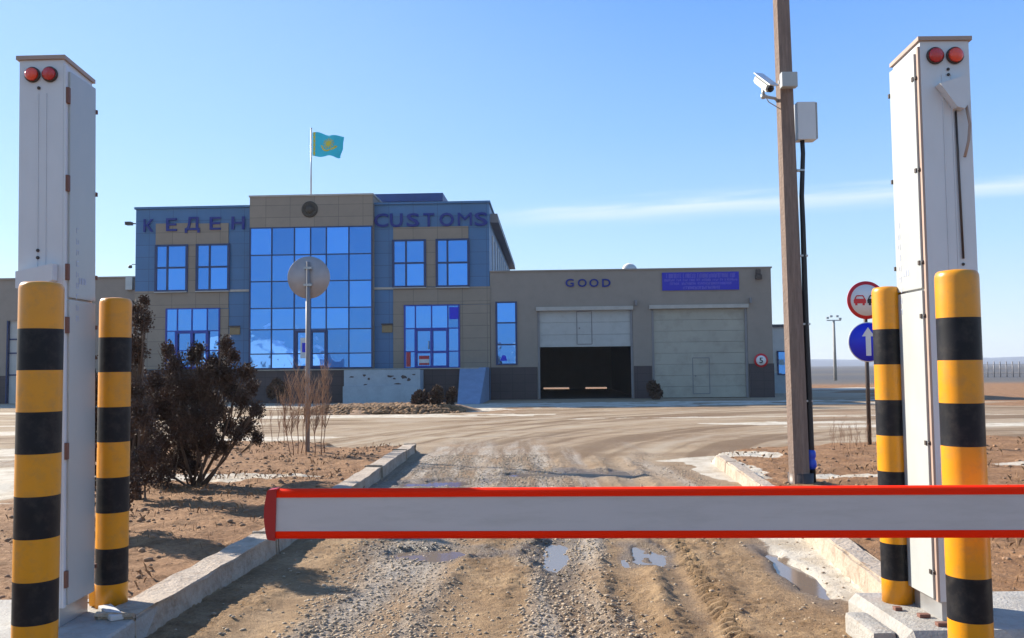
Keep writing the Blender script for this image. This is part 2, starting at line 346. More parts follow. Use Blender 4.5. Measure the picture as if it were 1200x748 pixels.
def height(x, y):
    L, Rr, n, n2 = island(x, y); isl = np.clip(L + Rr, 0, 1)
    nf = fbm(x, y, 7, 4, .62); nl = fbm(x, y, .35, 3)
    road = sm(17, 13, y) * (1 - isl)
    near = sm(30, 10, y)
    h = .007 * nf * (.35 + .65 * near) + .007 * n2 * near + .02 * nl * near
    # ruts
    RS_ = .48
    wig = .10 * vn(y * .45, y * 0 + 3.3) + (.05 * vn(y * 1.7, y * 0 + 9.1))
    spread = 1 + .0 * y
    for (x0, x1, dep, wd) in ((-1.05, -.32, .035, .15), (-.45, .05, .03, .13), (.28, .45, .045, .14), (.72, .95, .03, .11), (1.08, 1.42, .05, .13), (-1.6, -1.0, .02, .12)):
        t = (y - 4.8) / (8.5 - 4.8); xc = x0 + (x1 - x0) * np.clip(t, 0, 1.6) + wig
        if x0 == .28: xc = .32 + .12 * np.clip(t, 0, 1.6) + wig
        dx = (x - xc) / wd
        h = h - RS_ * road * dep * np.exp(-dx * dx) + RS_ * road * dep * .55 * (np.exp(-((np.abs(dx) - 1.75) / .5) ** 2)) * (1 + 1.3 * nf)
    # tread ridge on the right rut
    t = (y - 4.8) / 2.6; xc = 1.27 + .16 * t - .05 + wig * .5
    dx = (x - xc) / .10
    tr = np.exp(-dx ** 4) * sm(9.5, 7.5, y) * road
    h = h + tr * (.020 * np.sign(np.sin((y + .35 * np.abs(x - xc)) * 2 * math.pi / .085)) * sm(.9, .2, np.abs(dx)) + .018 + .02 * nf)
    # churned mud lumps in the left and middle strips
    ch = sm(.02, .3, fbm(x * 2.2, y * .5, 1.1, 3) + .12) * road * sm(12, 7, y)
    h = h + ch * .022 * np.abs(fbm(x, y, 22, 3, .65)) * 1.4
    # diagonal wheel tracks in the yard
    yard = (1 - isl) * sm(13, 16, y) * sm(46, 36, y)
    r = np.sqrt((x + 3) ** 2 * .35 + (y - 52) ** 2)
    h = h + yard * .02 * np.sin(r * 3.1 + 3 * nl + n * 2) * (.4 + fbm(x, y, .2, 2))
    # islands
    h = h + isl * (.10 + .05 * n + .022 * n2 + .016 * nf)
    # puddles
    for (cx, cy, rx, ry) in PUD:
        h = h - .045 * blob(x, y, cx, cy, rx, ry, n2, .7) * (1 - isl)
    return h, isl, n, n2, nf
def cum(segs):
    out = []
    for a, b, st0, st1 in segs:
        v = a; 
        while v < b - 1e-6:
            out.append(v); v += st0 + (st1 - st0) * (v - a) / (b - a)
    out.append(segs[-1][1]); return np.array(out)
xs = cum([(-1600, -200, 200, 60), (-200, -40, 30, 6), (-40, -12, 3, .5), (-12, -4, .35, .05), (-4, 4, .024, .024), (4, 12, .05, .3), (12, 40, .5, 3), (40, 200, 6, 30), (200, 1600, 60, 200)])
ys = cum([(-90, -5, 12, 2), (-5, 3, 1.5, .2), (3, 4.4, .12, .03), (4.4, 9, .018, .028), (9, 20, .03, .08), (20, 50, .09, .45), (50, 200, .6, 8), (200, 2600, 12, 200)])
XX, YY = np.meshgrid(xs, ys); fx_, fy_ = XX.ravel(), YY.ravel()
H, ISL, NN, N2, NF = height(fx_, fy_)
co = np.stack([fx_, fy_, H], 1)
nx, ny = len(xs), len(ys)
i0 = (np.arange(ny - 1)[:, None] * nx + np.arange(nx - 1)[None, :]).ravel()
quads = np.stack([i0, i0 + 1, i0 + nx + 1, i0 + nx], 1)
# masks: R brown earth, G snow/ice, B churned grey gravel
SNOW = [(2.30, 6.55, .30, 1.25, .9), (3.0, 12.7, .35, 1.7, .9), (3.4, 14.2, .9, .45, .9), (4.4, 11.3, .55, .22, .8), (-4.6, 11.9, 1.6, .32, .9), (-7.5, 12, 1.7, 1.8, .9), (-9.5, 17, 1.5, 1.0, .8), (-14, 22, 3, 1.0, .7),
        (8.3, 12.2, 1.8, .35, 1), (12, 21.5, 5, .45, 1), (-8, 37.5, 6, 1.8, .8), (-5, 28.3, 5.5, .8, 1.0), (-4.6, 34.6, 4.5, 1.0, .95), (4, 37.2, 12, .9, .9), (2, 35.2, 9, 1.5, .75), (13, 34.5, 6, .9, .55), (-1.6, 33, 1.6, 2.2, .9), (9, 26, 6, .35, .6), (-20, 40, 10, 3, .6), (-5, 19.5, 1.5, .5, .7), (22, 55, 6, 2.5, .9), (-7.2, 9.7, 1.2, .5, .8), (7.2, 23.0, 2.6, .4, .8), (-22, 33, 7, .8, .7), (-11, 25, 4, .5, .7)]
sn = np.zeros_like(fx_)
for (cx, cy, rx, ry, a) in SNOW: sn = np.maximum(sn, a * blob(fx_, fy_, cx, cy, rx, ry, N2 + NN * .8 + (fbm(fx_, fy_ * 3, .9, 4) * 1.6 if cy > 16 else 0), .55))
brown = np.maximum(ISL, sm(16, 20, fx_ + NN * 3) * sm(24, 27, fy_ + NN * 2) * (1 - .0 * fx_))
brown = np.maximum(brown, .8 * sm(50, 54, fy_)); brown = np.maximum(brown, .5 * sm(.1, .45, fbm(fx_, fy_, .12, 3)) * sm(14, 17, fy_))
LW = fx_ - .25 * np.sin(fy_ * .33) * sm(6, 12, fy_)
lanes = np.clip(np.exp(-((LW + .85) / .55) ** 4) + .95 * np.exp(-((LW - .42) / .40) ** 4) + .3 * np.exp(-((LW - 1.28) / .12) ** 2), 0, 1)
grav = (1 - ISL) * sm(22, 14, fy_) * np.clip(lanes * 1.1 + sm(9, 12, fy_) * .5 * sm(3.5, 2, fx_) + fbm(fx_ * 1.6, fy_ * .35, .9, 3) * .9 - .1, 0, 1)
rr_ = np.hypot(fx_ - 14, fy_ - 11.5); trk = sm(11, 15, fy_) * sm(50, 34, fy_) * (1 - ISL)
arc = vn(rr_ * 2.4, np.arctan2(fy_ - 11.5, fx_ - 14) * 1.5) + .6 * vn(rr_ * 6.1, np.arctan2(fy_ - 11.5, fx_ - 14) * 3)
lin = vn(fx_ * .5 + fy_ * .1, fy_ * 2.3) + .6 * vn(fx_ * .8, fy_ * 5.0)
tw = sm(9, 10.5, rr_) * sm(24, 19, rr_); tracks = trk * np.clip(.5 + 1.0 * (arc * tw + lin * (1 - tw)), 0, 1)
far = sm(62, 74, fy_ + NN * 4)
wet = np.zeros_like(fx_)
for (cx, cy, rx, ry) in PUD: wet = np.maximum(wet, blob(fx_, fy_, cx, cy, rx * 1.45 + .05, ry * 1.3 + .05, N2, .6))
wet = np.maximum(wet, .75 * sm(-.008, -.045, H) * (1 - ISL)) 
def ground_material():
    m = bpy.data.materials.new('thawing dirt ground'); m.use_nodes = True; t = m.node_tree; b = t.nodes['Principled BSDF']
    at = N(t, 'ShaderNodeVertexColor', layer_name='mask'); at2 = N(t, 'ShaderNodeVertexColor', layer_name='mask2')
    s1 = N(t, 'ShaderNodeSeparateColor'); s2 = N(t, 'ShaderNodeSeparateColor'); t.links.new(at.outputs[0], s1.inputs[0]); t.links.new(at2.outputs[0], s2.inputs[0])
    co = N(t, 'ShaderNodeTexCoord')
    def noise(s, d=8, r_=.6, st=None):
        n = N(t, 'ShaderNodeTexNoise'); n.inputs['Scale'].default_value = s; n.inputs['Detail'].default_value = d; n.inputs['Roughness'].default_value = r_
        if st:
            mp = N(t, 'ShaderNodeMapping'); mp.inputs['Scale'].default_value = st[:3]; mp.inputs['Rotation'].default_value = (0, 0, st[3]); t.links.new(co.outputs['Object'], mp.inputs[0]); t.links.new(mp.outputs[0], n.inputs['Vector'])
        else: t.links.new(co.outputs['Object'], n.inputs['Vector'])
        return n.outputs[0]
    def ramp(v, a, b_, lo, hi):
        r_ = N(t, 'ShaderNodeMapRange'); t.links.new(v, r_.inputs[0]); r_.inputs[1].default_value = a; r_.inputs[2].default_value = b_; r_.inputs[3].default_value = lo; r_.inputs[4].default_value = hi; return r_.outputs[0]
    big = noise(.35, 5); mid = noise(2.5, 8, .68); fine = noise(22, 8, .7); grit = noise(90, 4, .7)
    streak = noise(1.0, 7, .6, (.12, 1.3, 1, .12)); lane = noise(1.0, 6, .65, (3.2, .22, 1, 0))
    yard = mix_rgb(t, ramp(big, .35, .65, 0, 1), (.28, .195, .115), (.375, .285, .185))
    yard = mix_rgb(t, ramp(streak, .42, .66, 0, .75), yard, (.22, .145, .085))
    yard = mix_rgb(t, ramp(mid, .5, .75, 0, .45), yard, (.44, .39, .32))
    yard = mix_rgb(t, ramp(s2.outputs[2], .5, .85, 0, .8), yard, (.15, .092, .05))
    yard = mix_rgb(t, ramp(s2.outputs[2], .42, .12, 0, .45), yard, (.42, .36, .28))
    mud = mix_rgb(t, ramp(lane, .43, .57, 0, 1), (.235, .155, .09), (.48, .41, .33))
    mud = mix_rgb(t, ramp(fine, .38, .68, 0, .85), mud, (.085, .065, .05))
    mud = mix_rgb(t, ramp(grit, .56, .72, 0, .7), mud, (.40, .36, .33))
    mud = mix_rgb(t, ramp(noise(1.3, 6, .6, (1.6, .5, 1, 0)), .5, .62, 0, .7), mud, (.27, .17, .09))
    near_mud = mix_rgb(t, ramp(mid, .35, .65, 0, 1), (.21, .125, .058), (.36, .24, .13))
    near_mud = mix_rgb(t, ramp(fine, .45, .7, 0, .6), near_mud, (.12, .08, .05))
    sy = N(t, 'ShaderNodeSeparateXYZ'); t.links.new(co.outputs['Object'], sy.inputs[0])
    yard = mix_rgb(t, ramp(sy.outputs[1], 9, 15, 0, 1), near_mud, yard)
    c = mix_rgb(t, ramp(math_node(t, 'ADD', s1.outputs[2], math_node(t, 'MULTIPLY', math_node(t, 'SUBTRACT', fine, .5), .5)), .3, .7, 0, 1), yard, mud)
    earth = mix_rgb(t, ramp(mid, .35, .65, 0, 1), (.20, .098, .040), (.35, .195, .095))
    earth = mix_rgb(t, ramp(fine, .45, .7, 0, .7), earth, (.12, .06, .03))
    mb = math_node(t, 'ADD', s1.outputs[0], math_node(t, 'MULTIPLY', math_node(t, 'SUBTRACT', fine, .5), .5))
    c = mix_rgb(t, ramp(mb, .35, .65, 0, 1), c, earth)
    steppe = mix_rgb(t, ramp(noise(.02, 6, .6, (.3, 1, 1, 0)), .4, .6, 0, 1), (.075, .078, .088), (.12, .105, .09))
    c = mix_rgb(t, s2.outputs[1], c, steppe)
    wetc = mix_rgb(t, .65, c, (.09, .065, .042))
    c = mix_rgb(t, s2.outputs[0], c, wetc)
    snm = math_node(t, 'ADD', s1.outputs[1], math_node(t, 'ADD', math_node(t, 'MULTIPLY', math_node(t, 'SUBTRACT', mid, .5), 1.0), math_node(t, 'MULTIPLY', math_node(t, 'SUBTRACT', fine, .5), .6)))
    snc = mix_rgb(t, ramp(mid, .42, .62, 0, .9), (.60, .55, .46), (.42, .35, .26))
    snf = ramp(snm, .42, .60, 0, .92)
    c = mix_rgb(t, snf, c, snc)
    t.links.new(c, b.inputs['Base Color'])
    rg = ramp(fine, .3, .7, .75, 1.0); rw = math_node(t, 'SUBTRACT', rg, math_node(t, 'MULTIPLY', s2.outputs[0], .5)); t.links.new(rw, b.inputs['Roughness'])
    b.inputs['Specular IOR Level'].default_value = .3
    hsum = math_node(t, 'ADD', math_node(t, 'MULTIPLY', fine, 1.0), math_node(t, 'MULTIPLY', grit, .45))
    bp = N(t, 'ShaderNodeBump'); bp.inputs['Strength'].default_value = .8; bp.inputs['Distance'].default_value = .04
    t.links.new(hsum, bp.inputs['Height']); t.links.new(bp.outputs[0], b.inputs['Normal'])
    return m
GM = ground_material()
qc = ISL[quads].max(1) > .5
qy = fy_[quads].mean(1)
cols = np.stack([brown, sn, grav, np.ones_like(sn)], 1).astype(np.float32); cols2 = np.stack([wet, far, tracks, np.ones_like(sn)], 1).astype(np.float32)
def ground_part(name, sel, label=None):
    q = quads[sel]; used, inv = np.unique(q.ravel(), return_inverse=True)
    o = arrays_mesh(name, co[used], inv.reshape(-1, 4), [GM], smooth=True)
    for nm, c_ in (('mask', cols), ('mask2', cols2)):
        a = o.data.color_attributes.new(nm, 'FLOAT_COLOR', 'POINT'); a.data.foreach_set('color', c_[used].ravel())
    o['kind'] = 'structure'; return o
ground_part('muddy_road', (~qc) & (qy < 17))
ground_part('dirt_verge', qc)
ground_part('gravel_yard', (~qc) & (qy >= 17) & (qy < 52))
ground_part('steppe_plain', (~qc) & (qy >= 52))
def gh(x, y): return float(height(np.array([x]), np.array([y]))[0][0])
def ghs(x, y): return height(x, y)[0]
# water in the hollows
m = bpy.data.materials.new('puddle water'); m.use_nodes = True; b = m.node_tree.nodes['Principled BSDF']
b.inputs['Base Color'].default_value = (.17, .13, .10, 1); b.inputs['Roughness'].default_value = .10; b.inputs['IOR'].default_value = 1.33; b.inputs['Specular IOR Level'].default_value = .9
M['water'] = m
for (cx, cy, rx, ry) in PUD:
    mb = MB(); 
    vsx = [mb.bm.verts.new((cx + math.cos(a) * (rx * 2.1 + .1), cy + math.sin(a) * (ry * 1.7 + .1), 0)) for a in [2 * math.pi * k / 40 for k in range(40)]]
    mb.bm.faces.new(vsx); o = mb.build('puddle', 'water'); o.location.z = gh(cx, cy) + .010; tag(o, kind='structure')
# hills on the horizon
mb = MB()
hv = []
for ring, (d0, hh) in enumerate(((1500, -1), (1700, 9), (2250, 20), (2600, -2))):
    row = []
    for k in range(121):
        a = R(-75) + R(150) * k / 120; n_ = fbm(np.array([k * .13]), np.array([ring * 3.1]), 1, 4)[0]
        row.append(mb.bm.verts.new((math.sin(a) * d0, math.cos(a) * d0, hh + (n_ * 13 if 0 < ring < 3 else 0))))
    hv.append(row)
for r0, r1 in zip(hv, hv[1:]):
    for k in range(120): mb.bm.faces.new((r0[k], r0[k + 1], r1[k + 1], r1[k])).smooth = True
o = mb.build('hills', 'hill'); tag(o, kind='structure')

# kerbs
def kerb(K, name, side, ysegs, hgt=.17, wid=.19):
    mb = MB(); y = K[0][0]; y1 = K[-1][0]; k = 0
    while y < y1 - .2:
        e = min(y + 2.4, y1); g_ = .004; yy = (y + g_, e - g_)
        j = random.uniform(-.012, .012); hz = hgt + random.uniform(-.012, .012)
        xa, xb = float(kx(K, yy[0])) + j, float(kx(K, yy[1])) + j
        s_ = side; tb = bmesh.new(); bmesh.ops.create_cube(tb, size=1)
        for v in tb.verts:
            yv = yy[1] if v.co.y > 0 else yy[0]; xf = xb if v.co.y > 0 else xa
            ins = .015 if v.co.z > 0 else 0
            v.co = Vector((xf + s_ * (wid if v.co.x > 0 else ins), yv, hz if v.co.z > 0 else -.12))
        bmesh.ops.bevel(tb, geom=tb.edges[:], offset=.018, segments=2, affect='EDGES')
        bmesh.ops.subdivide_edges(tb, edges=[e_ for e_ in tb.edges if e_.calc_length() > .3], cuts=9, use_grid_fill=True)
        for v in tb.verts: v.co += Vector((random.uniform(-.007, .007), 0, random.uniform(-.010, .006)))
        mb._merge(tb); y = e; k += 1
    o = mb.build(name, 'kerb'); tag(o, kind='structure'); return o
kerb(KL, 'left_kerb', -1, None); kerb(KR, 'right_kerb', 1, None)

# loose stones and clods
def scatter(name, n, fn, smin, smax, mname, flat=.6, power=2.5):
    ico = bmesh.new(); bmesh.ops.create_icosphere(ico, subdivisions=1, radius=1); V = np.array([v.co[:] for v in ico.verts]); Fc = np.array([[v.index for v in f.verts] for f in ico.faces]); ico.free()
    X, Y = fn(n); Z = ghs(X, Y); n = len(X)
    s = smin + (smax - smin) * rs.rand(n) ** power
    a = rs.rand(n) * 6.28; ca, sa = np.cos(a), np.sin(a)
    sc = np.stack([s * (1 + .5 * rs.rand(n)), s, s * (flat + .3 * rs.rand(n))], 1)
    W = V[None] * (1 + .35 * (rs.rand(n, len(V), 1) - .5)) * sc[:, None]
    Wx = W[..., 0] * ca[:, None] - W[..., 1] * sa[:, None]; Wy = W[..., 0] * sa[:, None] + W[..., 1] * ca[:, None]
    C = np.stack([Wx + X[:, None], Wy + Y[:, None], W[..., 2] + (Z + s * .15)[:, None]], 2).reshape(-1, 3)
    FF = (Fc[None] + (np.arange(n) * len(V))[:, None, None]).reshape(-1, 3)
    o = arrays_mesh(name, C, FF, [M[mname]], tris=True); return o
def f_road(n):
    Y = 4.4 + 11 * rs.rand(n) ** 1.8; X = -2.0 + 4.6 * rs.rand(n)
    L, Rr, a, b_ = island(X, Y); lw = X - .25 * np.sin(Y * .33) * sm(6, 12, Y); g_ = np.exp(-((lw + .85) / .55) ** 4) + np.exp(-((lw - .42) / .40) ** 4) - .5 * np.exp(-((lw - 1.28) / .14) ** 2) + 1.2 * fbm(X * 1.6, Y * .35, .9, 3); k = (L + Rr < .1) & (rs.rand(n) < np.clip(.04 + g_ * .9, .03, 1)); return X[k], Y[k]
o = scatter('road_gravel', 110000, f_road, .0025, .015, 'stone', power=3.2, flat=.45); tag(o, 'loose grey gravel and mud crumbs on the rutted road', 'gravel', kind='stuff')
def f_verge(n):
    Y = 4.6 + 13 * rs.rand(n) ** 1.3; X = np.where(rs.rand(n) < .55, -6 + 4.2 * rs.rand(n), 2.3 + 7 * rs.rand(n))
    L, Rr, a, b_ = island(X, Y); k = (L + Rr > .9) & (rs.rand(n) < .6 + fbm(X, Y, 1.3, 2)); return X[k], Y[k]
o = scatter('earth_clods', 13000, f_verge, .004, .034, 'clod', power=4); tag(o, 'brown earth clods scattered over the bare verges', 'clods', kind='stuff')

# dead grass blades on the verges
def blades(name, n, fn, hmin, hmax, mname, seed=2):
    r_ = np.random.RandomState(seed); X, Y = fn(n); n = len(X); Z = ghs(X, Y); a = r_.rand(n) * 6.28; h = hmin + (hmax - hmin) * r_.rand(n) ** 2; l = r_.rand(n) * 1.1
    base = np.stack([X, Y, Z - .005], 1); w = .0022 + .002 * r_.rand(n); ca, sa = np.cos(a), np.sin(a)
    p1 = base + np.stack([-sa * w, ca * w, 0 * w], 1); p2 = base - np.stack([-sa * w, ca * w, 0 * w], 1)
    m1 = base + np.stack([ca * h * .25 * l, sa * h * .25 * l, h * .6], 1); t1 = base + np.stack([ca * h * .8 * l, sa * h * .8 * l, h * (1 - .3 * l)], 1)
    C = np.stack([p1, p2, m1, t1], 1).reshape(-1, 3); q = np.arange(n)[:, None] * 4; T = np.concatenate([q + [[0, 1, 2]], q + [[0, 2, 3]]]); return arrays_mesh(name, C, T, [M[mname]], tris=True)
def f_grass(n):
    X, Y = f_verge(n); k = fbm(X, Y, 1.8, 3) > .02; return X[k] + .05 * rs.randn(k.sum()), Y[k] + .05 * rs.randn(k.sum())
o = blades('dry_grass', 26000, f_grass, .02, .11, 'straw'); tag(o, 'thin dead grass tufts on the bare brown verges', 'grass', kind='stuff')

# ------------------------------------------------------------------ buildings
def root_b(name, label, cat='building'):
    o = empty(name, BO, YAW); tag(o, label, cat); return o
def fbox(name, px, ms, parent, y0, y1, off=None, bev=0, mb=None):
    x0, x1, z0, z1 = FB(*px, off=y0 if off is None else off)
    own = mb is None
    if own: mb = MB()
    mb.box(x0, x1, y0, y1, z0, z1, bev)
    return mb.build(name, ms, parent) if own else None
def window(px, xs_, ys_, parent, y=-.03, fr='blue_frame', th=.05, name='window', gl='glass', tilt=.004, dep=.06):
    x0, x1, z0, z1 = FB(*px, off=y)
    xl = [x0] + [FX(v, (px[1] + px[3]) / 2, y)[0] for v in xs_] + [x1]; zl = [z0] + sorted(FX((px[0] + px[2]) / 2, v, y)[1] for v in ys_) + [z1]
    mb = MB()
    for i, v in enumerate(xl):
        t_ = th * (1.0 if 0 < i < len(xl) - 1 else 1.3); mb.box(v - t_ / 2, v + t_ / 2, y - dep, y + .02, z0 - th / 2, z1 + th / 2)
    for i, v in enumerate(zl):
        mb.box(x0 - th / 2, x1 + th / 2, y - dep + .006, y + .014, v - th / 2, v + th / 2)
    o = mb.build(name, fr, parent)
    mb = MB()
    for i in range(len(xl) - 1):
        for j in range(len(zl) - 1):
            a, b_, c, d = xl[i], xl[i + 1], zl[j], zl[j + 1]; tx, tz = random.uniform(-tilt, tilt) * (b_ - a), random.uniform(-tilt, tilt) * (d - c)
            q = [(a, y - .02 - tx, c), (b_, y - .02 + tx, c), (b_, y - .02 + tx + tz, d), (a, y - .02 - tx + tz, d)]
            mb.bm.faces.new([mb.bm.verts.new(p) for p in q])
    mb.build('pane', gl, o, rn=False)
    return o
def glyph(ch, px, parent, y, mname='navy', depth=.05, bold=.009, name='letter'):
    cu = bpy.data.curves.new('glyph', 'FONT'); cu.body = ch; cu.extrude = .05; cu.offset = 0 if ch == 'M' else bold * 2; cu.resolution_u = 3
    ob = bpy.data.objects.new('glyph', cu); COL.objects.link(ob); dg = bpy.context.evaluated_depsgraph_get(); dg.update()
    me = bpy.data.meshes.new_from_object(ob.evaluated_get(dg)); bpy.data.objects.remove(ob); bpy.data.curves.remove(cu)
    n = len(me.vertices); v = np.zeros(n * 3); me.vertices.foreach_get('co', v); v = v.reshape(-1, 3); mn, mx = v.min(0), v.max(0); u = (v - mn) / (mx - mn)
    x0, x1, z0, z1 = FB(*px, off=y) if len(px) == 4 else px[1:]
    c = np.stack([x0 + u[:, 0] * (x1 - x0), y - depth * u[:, 2], z0 + u[:, 1] * (z1 - z0)], 1)
    me.vertices.foreach_set('co', c.ravel()); me.materials.clear(); me.materials.append(M[mname]); me.update(); me.name = name
    o = bpy.data.objects.new(name, me); COL.objects.link(o); o.parent = parent; return o

# --- customs building
cb = root_b('customs_building', 'two-storey blue and taupe customs building with mirrored glass centre and blue lettering on its top')
x0, x1, z0, z1 = FB(158, 244, 574, 470); zt_l, zt_r = FX(160, 244.5)[1], FX(572, 237)[1]
ZT = (zt_l + zt_r) / 2
mb = MB(); mb.box(x0, x1, 0, 22, -.3, ZT - .05); mb.build('wall', 'blue_clad', cb)
mb = MB(); mb.box(x0 - .06, x1 + .06, -.08, .35, ZT - .05, ZT + .06); mb.box(x0 - .06, x0 + .3, .35, 22, ZT - .05, ZT + .06); mb.box(x1 - .3, x1 + .06, .35, 22, ZT - .05, ZT + .06); mb.build('parapet', 'blue_clad', cb)
mb = MB()
for px in ((183, 262, 231, 288), (231, 262, 268, 288), (219, 288, 231, 341), (158, 341, 268, 362), (158, 362, 195, 433), (257, 362, 268, 433), (195, 415, 195.5, 433),
           (461, 266, 549, 283), (498, 283, 512, 336), (461, 336.5, 574.5, 357), (461, 357, 474, 431.5), (538, 357, 574.5, 431.5)):
    if px[2] - px[0] < 1: continue
    a, b_, c, d = FB(*px); mb.box(a, b_, -.05 - random.random() * .004, .01, c, d)
mb.build('cladding_panel', 'taupe', cb)
mb = MB()
for px in ((268, 339.5, 292, 342), (437, 337, 461, 339.5)): a, b_, c, d = FB(*px); mb.box(a, b_, -.07, .01, c, d)
mb.build('string_course', 'rail', cb)
# central bay
a, b_, c, d = FB(292, 231, 437, 470, off=-.4)
zc = FX(364, 230, -.4)[1]; zg1 = FX(364, 266, -.4)[1]; zg0 = FX(364, 432, -.4)[1]
mb = MB(); mb.box(a, b_, -.4, 3, zg1, zc); mb.box(a, a + .06, -.4, 0, zg0, zg1); mb.box(b_ - .06, b_, -.4, 0, zg0, zg1); mb.build('bay_wall', 'taupe', cb)
mb = MB(); mb.box(a - .04, b_ + .04, -.45, 3.05, zc, zc + .08); mb.build('bay_coping', 'rail', cb)
mb = MB(); mb.box(a, b_, -.38, 0, -.3, zg0 - .03); mb.build('bay_base', 'base_dark', cb)
cw = window((293, 266.5, 436, 431.5), (318.5, 345, 364, 382.5, 409), (298.5, 329.5, 361, 386, 414.5), cb, y=-.36, th=.055, name='curtain_wall', tilt=.0035)
def entrance(px, mid, parent, y, kick=None, fr='blue_door'):
    a, b_, c, d = FB(*px, off=y); mb = MB(); t_ = .12
    xm = [FX(v, (px[1] + px[3]) / 2, y)[0] for v in mid]
    for v in [a] + xm + [b_]: mb.box(v - t_ / 2, v + t_ / 2, y - .09, y, c, d)
    mb.box(a - t_ / 2, b_ + t_ / 2, y - .095, y - .002, d - t_, d); mb.box(a, b_, y - .085, y, c, c + .1)
    if kick: z = FX(px[0], kick, y)[1]; mb.box(a, b_, y - .085, y, z - .05, z + .05)
    o = mb.build('entrance_door', fr, parent)
    mb = MB()
    for v in xm: mb.tube([(v - .14, y - .16, c + .9), (v - .14, y - .16, c + 1.3)], .018, 8); mb.box(v - .15, v - .13, y - .16, y - .08, c + .95, c + .98); mb.box(v - .15, v - .13, y - .16, y - .08, c + 1.22, c + 1.25)
    mb.build('handle', 'steel', o); return o
entrance((347, 387, 382, 431), [364.5], cb, -.40, fr='blue_frame')
# bay posters / plates seen behind the centre door
mb = MB(); a, b_, c, d = FB(352, 396, 360, 420, off=-.42); mb.box(a, b_, -.425, -.41, c, d); mb.build('door_poster', 'poster_white', cb)
mb = MB(); a, b_, c, d = FB(354, 402, 358, 413, off=-.43); mb.box(a, b_, -.432, -.426, c, d); mb.build('door_poster', 'poster_blue', cb)
# upper windows
for px, mx_, my_ in (((183, 288, 219, 341), 196.5, 314), ((231, 287, 268, 340), 246, 313), ((461, 282, 498, 336), 476, 308.5), ((512, 281, 549, 335.5), 524.5, 308)):
    window(px, (mx_,), (my_,), cb, y=-.05, th=.09)
    mb = MB(); a, b_, c, d = FB(*px, off=-.05); mb.box(a - .05, b_ + .05, -.18, -.04, c - .09, c - .05); mb.build('window_sill', 'steel', cb)
window((195, 362, 257, 432), (208, 225, 243), (388, 411), cb, y=-.05, th=.05, fr='blue_door'); entrance((207, 388, 243, 432), [225], cb, -.12)
window((474.5, 358, 538, 431), (487, 506, 525), (385, 412), cb, y=-.05, th=.06, fr='blue_door'); entrance((487.5, 385, 524.5, 431), [506], cb, -.12, kick=413)
for px, mm in (((491, 417, 503, 428), 'poster_red'), ((491, 421, 503, 425.5), 'poster_white'), ((476, 413, 481, 430), 'poster_red'), ((526.5, 360, 537, 374), 'poster_blue')):
    a, b_, c, d = FB(*px, off=-.12); mb = MB(); q = -.128 if mm != 'poster_white' else -.133; mb.box(a, b_, q, q + .004, c, d); mb.build('door_notice', mm, cb)
# base, stair flank, ramp
mb = MB(); a, b_, c, d = FB(158, 433, 292, 470); mb.box(a, b_, -.06, .0, -.3, c * 0 + FX(225, 433)[1]); a2, b2, _, _ = FB(437, 432, 574, 470); mb.box(a2, b2, -.06, 0, -.3, FX(500, 431.5)[1]); mb.build('base_course', 'base_dark', cb)
ZF = FX(500, 432)[1] - .02
xa, xb = FX(296, 450, -2.2)[0], FX(560, 450, -2.2)[0]
mb = MB(); mb.box(xa, xb, -2.2, -.41, -.3, ZF - .01); mb.build('terrace', 'base_dark', cb)
mb = MB(); mb.box(xa - .05, xb + .05, -2.28, -.41, ZF - .01, ZF + .04); mb.build('terrace_slab', 'concrete', cb)
xl_, xr_ = FX(403, 450, -3.6)[0], FX(491, 450, -3.6)[0]
zmid = FX(447, 452, -3.6)[1]; ztop = FX(447, 433.5, -3.6)[1]
mb = MB(); mb.box(xl_, xr_, -3.4, -2.2, -.3, ztop - .02); mb.box(xl_ - .05, xr_ + .05, -3.6, -3.4, -.3, zmid - .02); mb.box(xl_ - .03, xr_ + .03, -3.46, -3.4, zmid - .02, ztop)
mb.build('stair_flank', 'light_wall', cb)
mb = MB()   # flaked plaster patches, thin chips standing proud
for (px_, py_, w_, h_) in ((412, 442, 3, 1.2), (427, 440, 2, 1.5), (432, 444, 1.6, 1.8), (457, 441, 5, 1.4), (462, 444, 2, 1), (474, 442, 4, 2), (479, 445, 2.2, 1.6), (466, 450, 4, .8), (428, 451, 2.4, .7), (485, 439, 2.5, .8)):
    cx_, cz_ = FX(px_, py_, -3.47); k = 9
    pts = [(cx_ + math.cos(2 * math.pi * i / k) * w_ * .041 * random.uniform(.5, 1.2), cz_ + math.sin(2 * math.pi * i / k) * h_ * .041 * random.uniform(.5, 1.3)) for i in range(k)]
    mb.poly(pts, -3.468, -3.458)
mb.build('flaked_patch', 'base_dark', cb)
# ramp descending toward the yard
xt0, xt1 = FX(541, 433, -1.4)[0], FX(571, 433, -1.4)[0]; xb0, xb1 = FX(536, 471, -5.2)[0], FX(562, 471, -5.2)[0]
mb = MB(); mb.prism([(xb0, -5.2, -.3), (xb1, -5.2, -.3), (xt1, -2.2, -.3), (xt0, -2.2, -.3)], [(xb0, -5.2, .03), (xb1, -5.2, .03), (xt1, -2.2, ZF + .03), (xt0, -2.2, ZF + .03)])
mb.prism([(xt0, -2.2, -.3), (xt1, -2.2, -.3), (xt1, -.1, -.3), (xt0, -.1, -.3)], [(xt0, -2.2, ZF + .03), (xt1, -2.2, ZF + .03), (xt1, -.1, ZF + .045), (xt0, -.1, ZF + .045)])
mb.build('ramp', 'ramp', cb)
